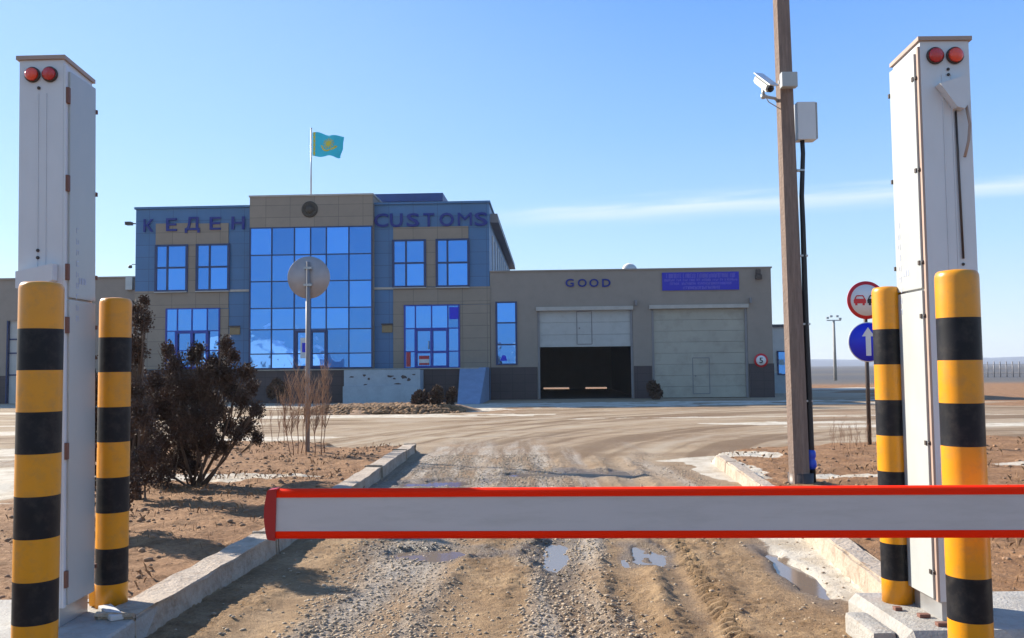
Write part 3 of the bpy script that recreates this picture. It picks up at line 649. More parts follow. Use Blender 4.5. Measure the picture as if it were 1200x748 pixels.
# rear roof block and the side eaves running back
a, b_, c, d = FB(371, 227.5, 519, 245, off=3.2)
mb = MB(); mb.box(a, b_, 3.2, 9, d - .42, d); mb.build('roof_parapet', 'roof_blue', cb)
mb = MB(); mb.box(a + .1, b_ - .1, 3.4, 8.8, ZT - .1, d - .42); mb.build('roof_block', 'cream', cb)
ex = x1; ze = FX(578, 251, .8)[1]
mb = MB(); mb.prism([(ex, .8, ze - .42), (ex + .42, .8, ze - .42), (ex + .42, 21.6, ze - .42), (ex, 21.6, ze - .42)], [(ex, .8, ze + .02), (ex + .36, .8, ze + .02), (ex + .36, 21.6, ze + .02), (ex, 21.6, ze + .02)]); mb.build('side_eave', 'postgrey', cb)
mb = MB()
for i in range(9): mb.box(ex, ex + .05, 2 + i * 2.2, 2.9 + i * 2.2, 6.3, ze - .9)
mb.build('side_window', 'cream', cb)
mb = MB(); mb.box(ex + .02, ex + .9, 13, 15, 6.2, 7.4, .03); mb.build('air_conditioner', 'dark_metal', cb)
# emblem
cx_, cz_ = FX(363, 245.5, -.42); mb = MB(); 
mb.lathe([(.0001, 0), (.40, 0), (.40, .04), (.34, .07), (.30, .05), (.20, .05), (.17, .09), (.08, .11), (.0001, .11)], (cx_, -.40, cz_), 36, axis='Y')
for k in range(16): 
    a_ = 2 * math.pi * k / 16; mb.tube([(cx_ + .19 * math.cos(a_), -.46, cz_ + .19 * math.sin(a_)), (cx_ + .31 * math.cos(a_), -.46, cz_ + .31 * math.sin(a_))], .014, 6)
mb.build('emblem', 'bronze', cb)
for ch, px in (('К', (168.5, 257, 180, 272)), ('Е', (195, 256, 207.5, 271)), ('Д', (217, 254.5, 234.5, 273)), ('Е', (246, 254.5, 259, 269.5)), ('Н', (271.5, 254, 287, 269))):
    glyph(ch, px, cb, -.06)
for ch, px in (('C', (438.5, 250.5, 455, 266.5)), ('U', (457, 250.5, 472, 266.5)), ('S', (476.5, 250, 491.5, 266)), ('T', (496, 250, 509, 265.5)), ('O', (515, 249.5, 532, 265.5)), ('M', (536.5, 249.5, 553, 264.5)), ('S', (556, 249, 571.5, 265))):
    glyph(ch, px, cb, -.06)
for px_, py_ in ((275.5, 388), (454, 385.5)):
    cx_, cz_ = FX(px_, py_); mb = MB(); mb.box(cx_ - .26, cx_ + .26, -.06, 0, cz_ - .18, cz_ + .18, .01); q = mb.build('plaque', 'gold', cb)
    mb = MB(); mb.box(cx_ - .28, cx_ + .28, -.16, -.06, cz_ + .19, cz_ + .25, .01); mb.build('hood', 'dark_metal', q)
cx_, cz_ = FX(158, 262); mb = MB(); mb.tube([(cx_, .1, cz_), (cx_ - .25, -.05, cz_)], .03, 8); mb.box(cx_ - .42, cx_ - .12, -.2, .1, cz_ - .09, cz_ + .07, .02); mb.build('floodlight', 'dark_metal', cb)
cx_, cz_ = FX(158, 311); mb = MB(); mb.tube([(cx_, .1, cz_ + .05), (cx_ - .15, .1, cz_ + .06), (cx_ - .26, .1, cz_)], .018, 8); mb.lathe([(.02, -.12), (.09, -.10), (.09, 0), (.05, .03)], (cx_ - .28, .1, cz_ - .02), 16); mb.build('dome_camera', 'dark_metal', cb)

# --- garage hall
gb = root_b('inspection_hall', 'low taupe inspection hall to the right of the glass tower, one vehicle door half open')
gz = (FX(580, 318)[1] + FX(900, 315.5)[1]) / 2
gx0, gx1 = FX(574.6, 400)[0] + .01, FX(905.5, 400)[0]
L0, L1 = FX(630, 410)[0], FX(742, 410)[0]; R0, R1 = FX(764, 410)[0], FX(876.5, 410)[0]
dzt = (FX(690, 363)[1] + FX(820, 362)[1]) / 2
DEP = 20
mb = MB()
mb.box(gx0, gx1, 0, .35, dzt, gz); mb.box(gx0, L0, 0, .35, -.3, dzt); mb.box(L1, R0, 0, .35, -.3, dzt); mb.box(R1, gx1, 0, .35, -.3, dzt)
mb.box(gx1 - .35, gx1, .35, DEP, -.3, gz); mb.box(gx0, gx0 + .35, .35, DEP, -.3, gz - .01)
# rear wall leaves two low gaps under its doors
s0 = FX(637, 458, DEP)[0], FX(667, 458, DEP)[0]; s1 = FX(686, 458, DEP)[0], FX(711, 458, DEP)[0]
mb.box(gx0 + .35, gx1 - .35, DEP - .3, DEP, .13, gz); mb.box(gx0 + .35, s0[0], DEP - .3, DEP, -.3, .13); mb.box(s0[1], s1[0], DEP - .3, DEP, -.3, .13); mb.box(s1[1], gx1 - .35, DEP - .3, DEP, -.3, .13)
mb.build('wall', 'taupe_plain', gb)
mb = MB(); mb.box(gx0 + .35, gx1 - .35, .35, DEP - .3, gz - .55, gz - .3); mb.build('roof', 'roofing', gb)
mb = MB(); mb.box(gx0, gx1 + .05, -.05, .4, gz, gz + .07); mb.box(gx1 - .3, gx1 + .05, .4, DEP, gz, gz + .07); mb.build('coping', 'taupe_plain', gb)
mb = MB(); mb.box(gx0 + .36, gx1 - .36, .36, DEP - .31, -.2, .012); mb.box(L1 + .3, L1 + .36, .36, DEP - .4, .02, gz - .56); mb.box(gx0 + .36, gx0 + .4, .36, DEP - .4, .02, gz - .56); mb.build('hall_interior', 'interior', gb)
zb = FX(600, 430.5)[1]
mb = MB(); mb.box(gx0, L0 - .02, -.04, 0, -.3, zb); mb.box(L1 + .02, R0 - .02, -.04, 0, -.3, zb); mb.box(R1 + .02, gx1 + .03, -.04, 0, -.3, zb + .05); mb.build('base_course', 'base_dark', gb)
mb = MB(); mb.box(L0 - .05, L1 + .02, -.16, 0, dzt - .02, dzt + .16, .01); mb.box(R0 - .1, R1 + .05, -.16, 0, dzt - .0, dzt + .18, .01); mb.build('lintel_rail', 'rail', gb)
zl_ = FX(686, 406.5)[1]
def sect_door(xa, xb, z0_, z1_, mname, name, wk):
    n_ = max(1, round((z1_ - z0_) / .55)); mb = MB(); hh = (z1_ - z0_) / n_
    for i in range(n_): mb.box(xa, xb, .10, .15, z0_ + i * hh + .004, z0_ + (i + 1) * hh - .004, .004, seg=1)
    o = mb.build(name, mname, gb)
    a, b_, c, d = FB(*wk, off=.1); mb = MB()
    for q in ((a - .02, a + .02, c, d), (b_ - .02, b_ + .02, c, d)): mb.box(q[0], q[1], .085, .1, q[2], q[3])
    for q in ((a, b_, c - .02, c + .02), (a, b_, d - .02, d + .02)): mb.box(q[0], q[1], .087, .1, q[2], q[3])
    mb.box(a + .09, a + .15, .06, .1, (c + d) / 2 - .05, (c + d) / 2 + .02)
    mb.build('wicket_frame', 'postgrey', o); return o
sect_door(L0 + .01, L1 - .01, zl_, dzt, 'door_panel', 'vehicle_door', (676, 365, 693.5, 403.5))['label'] = 'pale half-raised vehicle door'
sect_door(R0 + .01, R1 - .01, .02, dzt, 'door_grey', 'vehicle_door', (812, 419.5, 831.5, 461.5))['label'] = 'stained closed vehicle door with a wicket'
mb = MB()
for v in (L0 + .06, L1 - .06, R0 + .06, R1 - .06): mb.box(v - .05, v + .05, .02, .095, .02, dzt - .03)
mb.build('door_track', 'postgrey', gb)
window((582, 354.5, 605, 427), (), (378.5, 404), gb, y=-.01, th=.07)
mb = MB(); a, b_, c, d = FB(586, 417, 594, 423, off=-.05); mb.poly([(a, c), (b_, c), (b_ - .05, d), (a + .12, d + .03)], -.045, -.04); mb.build('window_sticker', 'poster_blue', gb)
for ch, px in (('G', (662.5, 327, 672.5, 336.5)), ('O', (677, 327, 687.5, 336.5)), ('O', (690.5, 327, 701.5, 336.5)), ('D', (705.5, 327, 715.5, 336.5))): glyph(ch, px, gb, -.0, depth=.06)
cx_, cz_ = FX(888, 321); mb = MB(); mb.box(cx_ - .1, cx_ + .1, -.2, 0, cz_ - .05, cz_ + .2, .02); mb.box(cx_ - .14, cx_ + .14, -.28, -.06, cz_ - .28, cz_ - .06, .02); mb.build('wall_floodlight', 'dark_metal', gb)
mb = MB(); cx_, cz_ = FX(745, 356); mb.box(cx_ - .05, cx_ + .05, -.2, 0, cz_ - .1, cz_ + .15, .01); cx_, cz_ = FX(879, 353); mb.box(cx_ - .05, cx_ + .05, -.2, 0, cz_ - .1, cz_ + .15, .01); mb.build('door_motor', 'postgrey', gb)

# banner
bn = root_b('banner', 'blue banner with three faded lines of lilac print under the hall roof edge', 'banner')
a, b_, c, d = FB(776, 319, 866, 340, off=-.06); mb = MB(); mb.box(a, b_, -.06, -.01, c, d); mb.build('banner_sheet', 'bannerblue', bn)
mb = MB(); W_ = b_ - a; H_ = d - c
for (u0, u1, v0, v1) in ((.055, .95, .68, .93), (.03, .97, .50, .63), (.10, .90, .30, .44), (.27, .74, .05, .22)):
    u = u0
    while u < u1:
        wu = random.uniform(.008, .017)
        if random.random() < .87:
            vv0 = v0 + random.choice((0, 0, .02)); vv1 = v1 - random.choice((0, 0, .03))
            k = random.random(); xA, xB = a + u * W_, a + (u + wu) * W_; zA, zB = c + vv0 * H_, c + vv1 * H_; t_ = .022
            mb.box(xA, xA + t_ * 1.1, -.068, -.06, zA, zB)
            if k < .6: mb.box(xA + t_ * 1.1, xB, -.068, -.06, zB - t_, zB)
            if k > .3: mb.box(xA + t_ * 1.1, xB, -.068, -.06, zA, zA + t_)
            if k > .5: mb.box(xB - t_ * .9, xB, -.0685, -.0605, zA + t_, zB - t_)
        u += wu + .005
mb.build('printed_text', 'bannertext', bn)
# speed sign on the wall
sp = root_b('speed_sign', 'small round white speed 5 sign with a red ring on the hall wall', 'sign')
cx_, cz_ = FX(892, 422.5, -.08); mb = MB(); mb.lathe([(.0001, 0), (.33, 0), (.33, .02), (.0001, .02)], (cx_, -.05, cz_), 36, axis='Y'); mb.build('red_ring', 'signred', sp)
mb = MB(); mb.lathe([(.0001, 0), (.235, 0), (.235, .006), (.0001, .006)], (cx_, -.072, cz_), 36, axis='Y'); mb.build('white_disc', 'signwhite', sp)
glyph('5', ('l', cx_ - .085, cx_ + .085, cz_ - .135, cz_ + .135), sp, -.08, 'rubber', depth=.01, name='numeral')
# satellite dish
dz = root_b('satellite_dish', 'pale satellite dish standing on the roof edge of the hall', 'dish')
cx_, cz_ = FX(738, 317, 4); mb = MB(); mb.lathe([(.02, .16), (.2, .13), (.32, .07), (.40, 0), (.405, .0), (.32, .09), (.2, .155), (.02, .185)], (0, 0, 0), 32, axis='Y')
q = mb.build('dish', 'cream', dz); q.location = (cx_, 4, cz_ + .0); q.rotation_euler = (R(-15), 0, R(8))
mb = MB(); mb.tube([(cx_, 4.15, gz - .35), (cx_, 4.15, cz_ - .05)], .04, 8); mb.build('mount', 'steel', dz)
# left wing
lw = root_b('side_wing', 'low taupe wing left of the tower with one narrow pale doorway', 'building')
lz = FX(80, 327, .6)[1]; lx1 = x0 - .01; lx0 = lx1 - 14
dx0, dx1 = FX(9, 420, .6)[0], FX(21, 420, .6)[0]
mb = MB(); mb.box(lx0, dx0, .6, .9, -.3, lz); mb.box(dx1, lx1, .6, .9, -.3, lz); dzt2 = FX(14, 376, .6)[1]; mb.box(dx0, dx1, .6, .9, dzt2, lz); mb.box(lx0, lx0 + .3, .9, 18, -.3, lz); mb.box(lx0 + .3, lx1, 17.7, 18, -.3, lz); mb.build('wall', 'taupe_plain', lw)
mb = MB(); mb.box(lx0 + .3, lx1, .9, 17.7, lz - .4, lz - .2); mb.build('roof', 'roofing', lw)
mb = MB(); mb.box(lx0, lx1, .52, 1.0, lz, lz + .08); mb.build('coping', 'taupe_plain', lw)
mb = MB(); mb.box(lx0, dx0 - .05, .56, .6, -.3, 1.4); mb.box(dx1 + .05, lx1, .56, .6, -.3, 1.4); mb.build('base_course', 'base_dark', lw)
mb = MB(); mb.box(dx0, dx1, .75, .8, 0, dzt2); q = mb.build('door', 'cream', lw)
mb = MB()
for z_ in (1.4, 2.5, 3.2): mb.box(dx0, dx1, .7, .75, z_, z_ + .07)
for v in (dx0 - .05, dx1): mb.box(v, v + .05, .54, .75, 0, dzt2)
mb.build('door_frame', 'blue_frame', lw)
a, b_, c, d = FB(148, 325, 156, 340, off=.5); mb = MB(); mb.box(a, b_, .4, .6, c, d, .02); mb.build('wall_box', 'steel', lw)
# little building behind the hall on the right
sb = root_b('annex', 'small pale annex with one dark window behind the right end of the hall', 'building')
a, b_, c, d = FB(906, 383.5, 930, 470, off=6); mb = MB(); mb.box(a - 1, b_, 6, 14, -.3, d); mb.build('wall', 'cream', sb)
mb = MB(); mb.box(a - 1, b_ + .08, 5.9, 14.1, d, d + .15); mb.build('roof', 'roofing', sb)
window((911.5, 412, 921, 439), (), (), sb, y=5.98, th=.06); mb = MB(); mb.box(a - 1, b_ + .02, 5.96, 6, -.3, 1.1); mb.build('base_course', 'light_wall', sb)
# flag
fl = root_b('flagpole', 'tall thin flagpole on the customs building roof flying a sky blue flag', 'flagpole')
fx0, fz0 = FX(364.5, 232, .6); fx1, fz1 = FX(363.5, 152, .6)
mb = MB(); mb.tube([(fx0, .6, fz0 - .5), (fx0, .6, fz1)], [.045, .028], 10); mb.lathe([(.001, 0), (.05, .03), (.05, .06), (.001, .1)], (fx0, .6, fz1), 12); mb.build('pole', 'steel', fl)
FLW, FLH = 1.62, 1.22; nu, nv = 30, 16; zt_ = FX(366, 155.5, .6)[1]
def flagpt(u, v, o_=0.0):
    x = fx0 + .06 + u * FLW * .98; y = .6 + .16 * math.sin(u * 7.5 + v * 1.3) * u + .07 * math.sin(u * 15 + 1) * u + o_
    z = zt_ - .10 * u - .17 * math.sin(u * 2.0) * u - v * FLH * (1 - .18 * u) + .05 * math.sin(u * 9 + 2 * v)
    x -= .16 * v * u * (1 + math.sin(v * 9) * .25)
    return Vector((x, y, z))
def flagpatch(name, mname, inside, o_):
    mb = MB(); g_ = {}
    NU, NV = 60, 36
    for i in range(NU):
        for j in range(NV):
            u, v = (i + .5) / NU, (j + .5) / NV
            if not inside(u, v): continue
            vs_ = []
            for (ii, jj) in ((i, j), (i + 1, j), (i + 1, j + 1), (i, j + 1)):
                if (ii, jj) not in g_: g_[(ii, jj)] = mb.bm.verts.new(flagpt(ii / NU, jj / NV, o_))
                vs_.append(g_[(ii, jj)])
            mb.bm.faces.new(vs_).smooth = True
    return mb.build(name, mname, fl, rn=False)
fo = flagpatch('flag', 'flag', lambda u, v: True, 0)
def sun_shape(u, v):
    dx, dy = (u - .55) * 1.35, v - .40; r_ = math.hypot(dx, dy); a_ = math.atan2(dy, dx)
    if r_ < .13: return True
    if r_ < .25: return math.cos(a_ * 12) > .1
    return .30 < r_ < .37 and dy > .10 and abs(dx) < .36
fe = flagpatch('flag_emblem', 'flagyellow', sun_shape, -.012); fe2 = flagpatch('flag_ornament', 'flagyellow', lambda u, v: .03 < u < .10 and (int(v * 18) % 3 != 2 or .05 < u < .08), -.012)
fe.parent = fo; fe2.parent = fo
# building added out of view, made up to give the glass a pale reflection
rb = empty('reflection_block', (-46, -42, 0)); tag(rb, 'added white gabled block behind the camera, there only to be mirrored in the glass', 'building')
mb = MB(); mb.prism([(-9, 0, -.2), (9, 0, -.2), (9, -12, -.2), (-9, -12, -.2)], [(-9, 0, 3.6), (9, 0, 3.6), (9, -12, 3.6), (-9, -12, 3.6)]); mb.prism([(-9, 0, 3.6), (9, 0, 3.6), (9, -12, 3.6), (-9, -12, 3.6)], [(-4, -.01, 6.6), (-1, -.01, 6.6), (-1, -12, 6.6), (-4, -12, 6.6)]); mb.build('wall', 'reflected_white', rb)
mb = MB(); mb.box(-3, -.5, .02, .1, -.2, 3); mb.box(3, 4.2, .02, .1, 1, 2.2); mb.build('door', 'postgrey', rb)

# ------------------------------------------------------------------ bollards
def bollard(pc, d, ztop, dia, band, topband, zbase, label, foot=0):
    c = P(pc[0], pc[1], d); r_ = dia / 2
    root = empty('bollard', (c.x, d, zbase)); tag(root, label, 'bollard', 'black and yellow bollards beside the barrier cabinets')
    H_ = ztop - zbase; prof = []; mis = []
    edges = [H_ - topband]; 
    while edges[-1] > 0: edges.append(edges[-1] - band)
    cur = [(r_ + .0, 0)]; zz = sorted([e for e in edges if e > .001])
    prof = [(r_, 0)]; k = len(zz)
    for e in zz: prof.append((r_, e))
    for i in range(len(zz)): mis.append((len(zz) - i) % 2)        # the band under the top one is black
    # shoulder and lid
    cp = [(r_, H_ - .03), (r_ * .985, H_ - .018), (r_ * .93, H_ - .006), (r_ * .85, H_), (r_ * .4, H_ + .006), (.0005, H_ + .008)]
    prof += cp; mis += [0] * len(cp)
    mb = MB(); mb.lathe(prof, (0, 0, 0), 48, mis); mb.build('post', ['yellow', 'black'], root)
    if foot:
        mb = MB(); s_ = 1 if foot > 0 else -1; mb.box(min(s_ * .03, s_ * (r_ + abs(foot))), max(s_ * .03, s_ * (r_ + abs(foot))), -.04, .05, 0.0, .13, .03); mb.build('foot', 'yellow', root)
    return root
PT = .14
bollard((47, 437), 4.00, CAMZ + .415, .189, .188, .212, 0, 'thick yellow and black bollard in front of the left white cabinet, nearest on the left')
bollard((134.5, 437), 5.19, CAMZ + .440, .179, .2045, .232, PT, 'yellow and black bollard behind the left white cabinet, beside the dark bushes', -.03)
bollard((1125, 427), 3.90, CAMZ + .415, .182, .189, .210, 0, 'thick yellow and black bollard before the right white cabinet, middle hidden by the boom')
bollard((1042.3, 428), 5.10, CAMZ + .450, .168, .2045, .245, PT, 'yellow and black bollard left of the right white cabinet, overlapping the round blue sign', .05)

# ------------------------------------------------------------------ barrier cabinets
def cabinet(xl, xr, y0, y1, zt, door_side, label, lamps, brk):
    root = empty('barrier_cabinet', ((xl + xr) / 2, (y0 + y1) / 2, PT)); tag(root, label, 'cabinet', 'white barrier cabinets')
    ox, oy = (xl + xr) / 2, (y0 + y1) / 2; X0, X1, Y0, Y1 = xl - ox, xr - ox, y0 - oy, y1 - oy; H_ = zt - PT; zb_ = .10
    s_ = door_side; XS = X1 if s_ > 0 else X0
    mb = MB(); mb.box(X0, X1, Y0, Y1, zb_, H_ - .03, .004); mb.build('body', 'white', root)
    mb = MB(); mb.box(X0 + .012, X1 - .012, Y0 + .012, Y1 - .012, 0, zb_); mb.build('foot_frame', 'steel', root)
    # front inset channel lines
    mb = MB(); 
    for fx in (.42, .60): mb.box(X0 + (X1 - X0) * fx, X0 + (X1 - X0) * fx + .006, Y0 - .004, Y0 - .0005, zb_ + .05, H_ - .22)
    mb.build('front_rib', 'white', root)
    # sloped cap with an overhang
    mb = MB(); o_ = .013
    mb.prism([(X0 - o_, Y0 - o_, H_ - .03), (X1 + o_, Y0 - o_, H_ - .03), (X1 + o_, Y1 + o_, H_ - .055), (X0 - o_, Y1 + o_, H_ - .055)],
             [(X0 - o_, Y0 - o_, H_ - .008), (X1 + o_, Y0 - o_, H_ - .008), (X1 + o_, Y1 + o_, H_ - .033), (X0 - o_, Y1 + o_, H_ - .033)]); mb.build('cap', 'beige_edge', root)
    mb = MB(); mb.tube([(-.05, 0, H_ - .03), (-.05, 0, H_ + .02), (.05, 0, H_ + .02), (.05, 0, H_ - .03)], .007, 8); mb.build('lifting_handle', 'steel', root)
    # two doors on the lane side
    zs = CAMZ + (432 - 347) / F * 4.9 - PT
    for (z0_, z1_) in ((zb_ + .01, zs - .006), (zs + .006, H_ - .09)):
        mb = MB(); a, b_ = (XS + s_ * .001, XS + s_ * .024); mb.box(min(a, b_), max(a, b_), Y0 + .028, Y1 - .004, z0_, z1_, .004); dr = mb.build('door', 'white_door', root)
        mb = MB(); n_ = 3 if z1_ - z0_ < 1.7 else 3
        for k in range(n_):
            zz = z0_ + .14 + (z1_ - z0_ - .28) * k / (n_ - 1)
            if s_ > 0: mb.box(XS - .004, XS + .028, Y0 + .002, Y0 + .026, zz - .045, zz + .045, .004)
            else: mb.lathe([(.0001, 0), (.011, 0), (.011, .012), (.0001, .012)], (XS - .012, Y0 + .03, zz), 12, axis='Y'); mb.box(XS - .030, XS - .024, Y0 + .034, Y0 + .054, zz - .012, zz + .012)
            mb.box(min(XS + s_ * .01, XS + s_ * .03), max(XS + s_ * .01, XS + s_ * .03), Y1 - .004, Y1 + .010, zz - .012, zz + .012)
        mb.build('hinge', 'rust' if s_ > 0 else 'dark_metal', dr)
    mb = MB(); a, b_ = XS + s_ * .0005, XS + s_ * .012; mb.box(min(a, b_), max(a, b_), Y0 + .001, Y0 + .0275, zb_, H_ - .06); mb.build('edge_trim', 'beige_edge' if s_ < 0 else 'white', root)
    # faint vertical lettering and a small badge on the upper door
    mb = MB(); zz = CAMZ + .78 - PT; yk = Y0 + (.10 if s_ > 0 else Y1 - Y0 - .07)
    for k in range(9):
        h_ = .040; a, b_ = XS + s_ * .0242, XS + s_ * .0255
        mb.box(min(a, b_), max(a, b_), yk, yk + .006, zz, zz + h_ * .8); 
        if k % 2: mb.box(min(a, b_), max(a, b_), yk + .006, yk + .026, zz, zz + .006)
        if k % 3 != 1: mb.box(min(a, b_), max(a, b_), yk + .006, yk + .026, zz + h_ * .8 - .006, zz + h_ * .8)
        if k % 3: mb.box(min(a, b_), max(a, b_), yk + .02, yk + .026, zz + .006, zz + h_ * .8 - .006)
        zz -= .062
    mb.build('faint_lettering', 'faint', root); mb = MB()
    a, b_ = XS + s_ * .0242, XS + s_ * .0255; yq = (Y0 + Y1) / 2 + (.0 if s_ > 0 else .04)
    for k in range(3): mb.box(min(a, b_), max(a, b_), yq - .035 + .03 * k, yq - .013 + .03 * k, zs + .09, zs + .125)
    mb.build('badge_print', 'faint', root)
    # two round lamps
    for k, mm in enumerate(lamps):
        cx = X0 + (X1 - X0) * ((.31, .70)[k] if s_ > 0 else (.30, .70)[k]); r_ = .037 if s_ > 0 else .041; zc_ = H_ - .115
        mb = MB(); mb.lathe([(.0001, 0), (r_ + .006, 0), (r_ + .006, .012), (r_, .014)], (cx, Y0 - .0005, zc_), 28, axis='Y'); rim = mb.build('lamp_rim', 'dark_metal', root)
        mb = MB(); mb.lathe([(r_, .0145), (r_ * .92, .026), (r_ * .6, .034), (.0002, .037)], (cx, Y0 - .0005, zc_), 28, axis='Y'); mb.build('lamp_lens', mm, rim)
    if brk == 'high':
        z1_ = H_ - .235; zc = lambda px: 0
        mb = MB(); xa, xb = X0 + .075, X0 + .235
        mb.poly([(xa, z1_ - .05), (xb, z1_), (xb, z1_ - .15), (xa + .13, z1_ - .19), (xa + .09, z1_ - .18)], Y0 - .06, Y0 - .004); mb.build('bracket', 'white', root)
        mb = MB(); mb.tube([(xa + .105, Y0 - .008, z1_ - .19), (xa + .115, Y0 - .008, z1_ - 1.0)], .006, 8); mb.build('slot_rod', 'dark_metal', root)
        mb = MB(); mb.tube([(xb - .01, Y0 - .03, z1_ - .15), (xb + .005, Y0 - .035, z1_ - .27), (xb - .005, Y0 - .035, z1_ - .36), (xb - .03, Y0 - .035, z1_ - .45)], .008, 8); mb.build('cable', 'beige_edge', root)
        mb = MB()
        for q in ((X0 + .15, H_ - .19), (X0 + .15, H_ - .22), (xa + .115, z1_ - 1.03)): mb.lathe([(.0001, 0), (.008, 0), (.008, .006), (.0001, .006)], (q[0], Y0 - .001, q[1]), 10, axis='Y')
        mb.build('bolt', 'dark_metal', root)
    else:
        z1_ = CAMZ + (437 - 305) / F * 4.75 - PT
        mb = MB(); xa, xb = X0 + .02, X0 + .22; mb.poly([(xa, z1_ - .06), (xb, z1_ - .02), (xb, z1_ - .11), (xa + .12, z1_ - .15), (xa, z1_ - .15)], Y0 - .06, Y0 - .004); mb.build('bracket', 'white', root)
        mb = MB()
        for q in ((X0 + .11, H_ - .19), (X0 + .11, z1_ + .06), (X0 + .11, z1_ + .02)): mb.lathe([(.0001, 0), (.009, 0), (.009, .006), (.0001, .006)], (q[0], Y0 - .001, q[1]), 10, axis='Y')
        mb.build('bolt', 'dark_metal', root)
    return root
M['faint'] = mat('faded grey blue print', (.36, .40, .50), .6, var=.25, scale=20)
lc_ = cabinet(-2.675, -2.43, 4.75, 5.08, CAMZ + 1.768, 1, 'tall white steel barrier cabinet on the left with orange red lamps and brown hinges', ('orange_lamp', 'red_lamp'), 'low'); lc_.rotation_euler.y = -R(.8)   # the left cabinet leans outward a little
cabinet(2.255, 2.525, 4.70, 5.04, CAMZ + 1.803, -1, 'tall white steel barrier cabinet on the right with a slotted bracket under its red lamps', ('red_lamp', 'orange_lamp'), 'high')
# plinths
pl = MB(); pl.box(-3.6, -2.10, 4.25, 5.36, -.2, PT, .03, seg=3); o = pl.build('concrete_plinth', 'concrete'); tag(o, 'shaded concrete plinth under the left white cabinet', 'plinth', 'concrete plinths under the cabinets')
pl = MB(); pl.box(1.99, 3.6, 4.50, 5.34, -.2, PT, .045, seg=1); pl.box(1.86, 1.985, 4.62, 5.02, -.2, PT - .03, .03, seg=2); o = pl.build('concrete_plinth', 'concrete'); tag(o, 'chamfered sunlit concrete plinth under the right white cabinet', 'plinth', 'concrete plinths under the cabinets')
# debris on the left plinth, bolts and rags on the right one
a_ = P(122, 707, 5.02); o = MB(); o.box(-.035, .035, -.14, .14, 0, .03, .008); q = o.build('offcut', 'cream'); q.location = (-2.27, 4.98, PT + .002); q.rotation_euler = (0, 0, R(38)); tag(q, 'short pale board offcut lying on the left plinth', 'offcut')
mb = MB()
for (x_, y_, w_) in ((2.20, 4.78, .03), (2.24, 4.62, .05), (2.12, 4.92, .02), (2.3, 4.58, .03)): mb.box(x_ - w_, x_ + w_, y_ - .02, y_ + .02, PT, PT + .02, .006)
q = mb.build('anchor_lug', 'rust'); tag(q, 'rusty anchor lugs on the right plinth beside the cabinet foot', 'anchor lugs')

# ------------------------------------------------------------------ boom
BY = 3.66
bl = P(324, 602, BY); zt0 = P(330, 573, BY).z; zb0 = P(330, 631, BY).z; zt1 = P(1200, 568.5, BY).z; zb1 = P(1200, 630, BY).z
bt = empty('boom_barrier', (3.25, BY, 0)); tag(bt, 'long white boom arm edged in bright red lowered across the road', 'barrier')
xe = 3.1; 
def zl(xa, z0_, z1_, X): return z0_ + (z1_ - z0_) * (X - bl.x) / (P(1200, 600, BY).x - bl.x)
def strip(mb, x0_, x1_, u0, u1, t_):
    def zz(x_, u): zt_ = zl(0, zt0, zt1, x_); zb_ = zl(0, zb0, zb1, x_); return zb_ + (zt_ - zb_) * u
    lx = bt.location.x
    n_ = 24; tb = bmesh.new(); rows = []
    # rounded upper and lower edges
    prof = []
    m_ = 6
    for i in range(m_ + 1): v = i / m_; prof.append((-t_ / 2, u0 + (u1 - u0) * v))
    for i in range(m_ + 1): v = 1 - i / m_; prof.append((t_ / 2, u0 + (u1 - u0) * v))
    for i in range(n_ + 1):
        x_ = x0_ + (x1_ - x0_) * i / n_; row = []
        for (yy, u) in prof:
            e = min(u, 1 - u); k = math.sqrt(max(0, 1 - (1 - min(1, e / .10)) ** 2)) if e < .10 else 1
            row.append(tb.verts.new((x_ - lx, yy * max(.25, k), zz(x_, u))))
        rows.append(row)
    k = len(prof)
    for i in range(n_):
        for j in range(k): f = tb.faces.new((rows[i][j], rows[i][(j + 1) % k], rows[i + 1][(j + 1) % k], rows[i + 1][j])); f.smooth = False
    tb.faces.new(rows[0]); tb.faces.new(list(reversed(rows[-1]))); mb._merge(tb)
mb = MB(); strip(mb, bl.x, xe, .165, .84, .050); mb.build('boom_face', 'boom', bt)
mb = MB(); strip(mb, bl.x, xe, .842, 1.0, .058); mb.build('red_edge', 'red', bt)
mb = MB(); strip(mb, bl.x, xe, 0.0, .163, .058); mb.build('red_edge', 'red', bt)
mb = MB(); k_ = 12; pts = []
xr0 = bl.x + .003 - bt.location.x; zt_, zb_ = zl(0, zt0, zt1, bl.x) + .004, zl(0, zb0, zb1, bl.x) - .004
mid_ = (zt_ + zb_) / 2; hh = (zt_ - zb_) / 2
pts = [(xr0, zb_), (xr0 + .005, zt_), (xr0 - .028, zt_ - .004)] + [(xr0 - .034 - .012 * math.cos((t - .5) * math.pi), mid_ + hh * (.9 - 1.8 * t)) for t in [i / 8 for i in range(9)]] + [(xr0 - .028, zb_ + .004)]
mb.poly(pts, -.034, .034); mb.build('end_cap', 'dark_red', bt)
mb = MB(); mb.box(-.02, .4, -.2, .2, 0, 1.15, .02); mb.build('housing', 'white', bt)
mb = MB(); mb.box(-.18, .1, -.06, .06, .86, 1.14, .02); mb.build('arm_clamp', 'steel', bt)

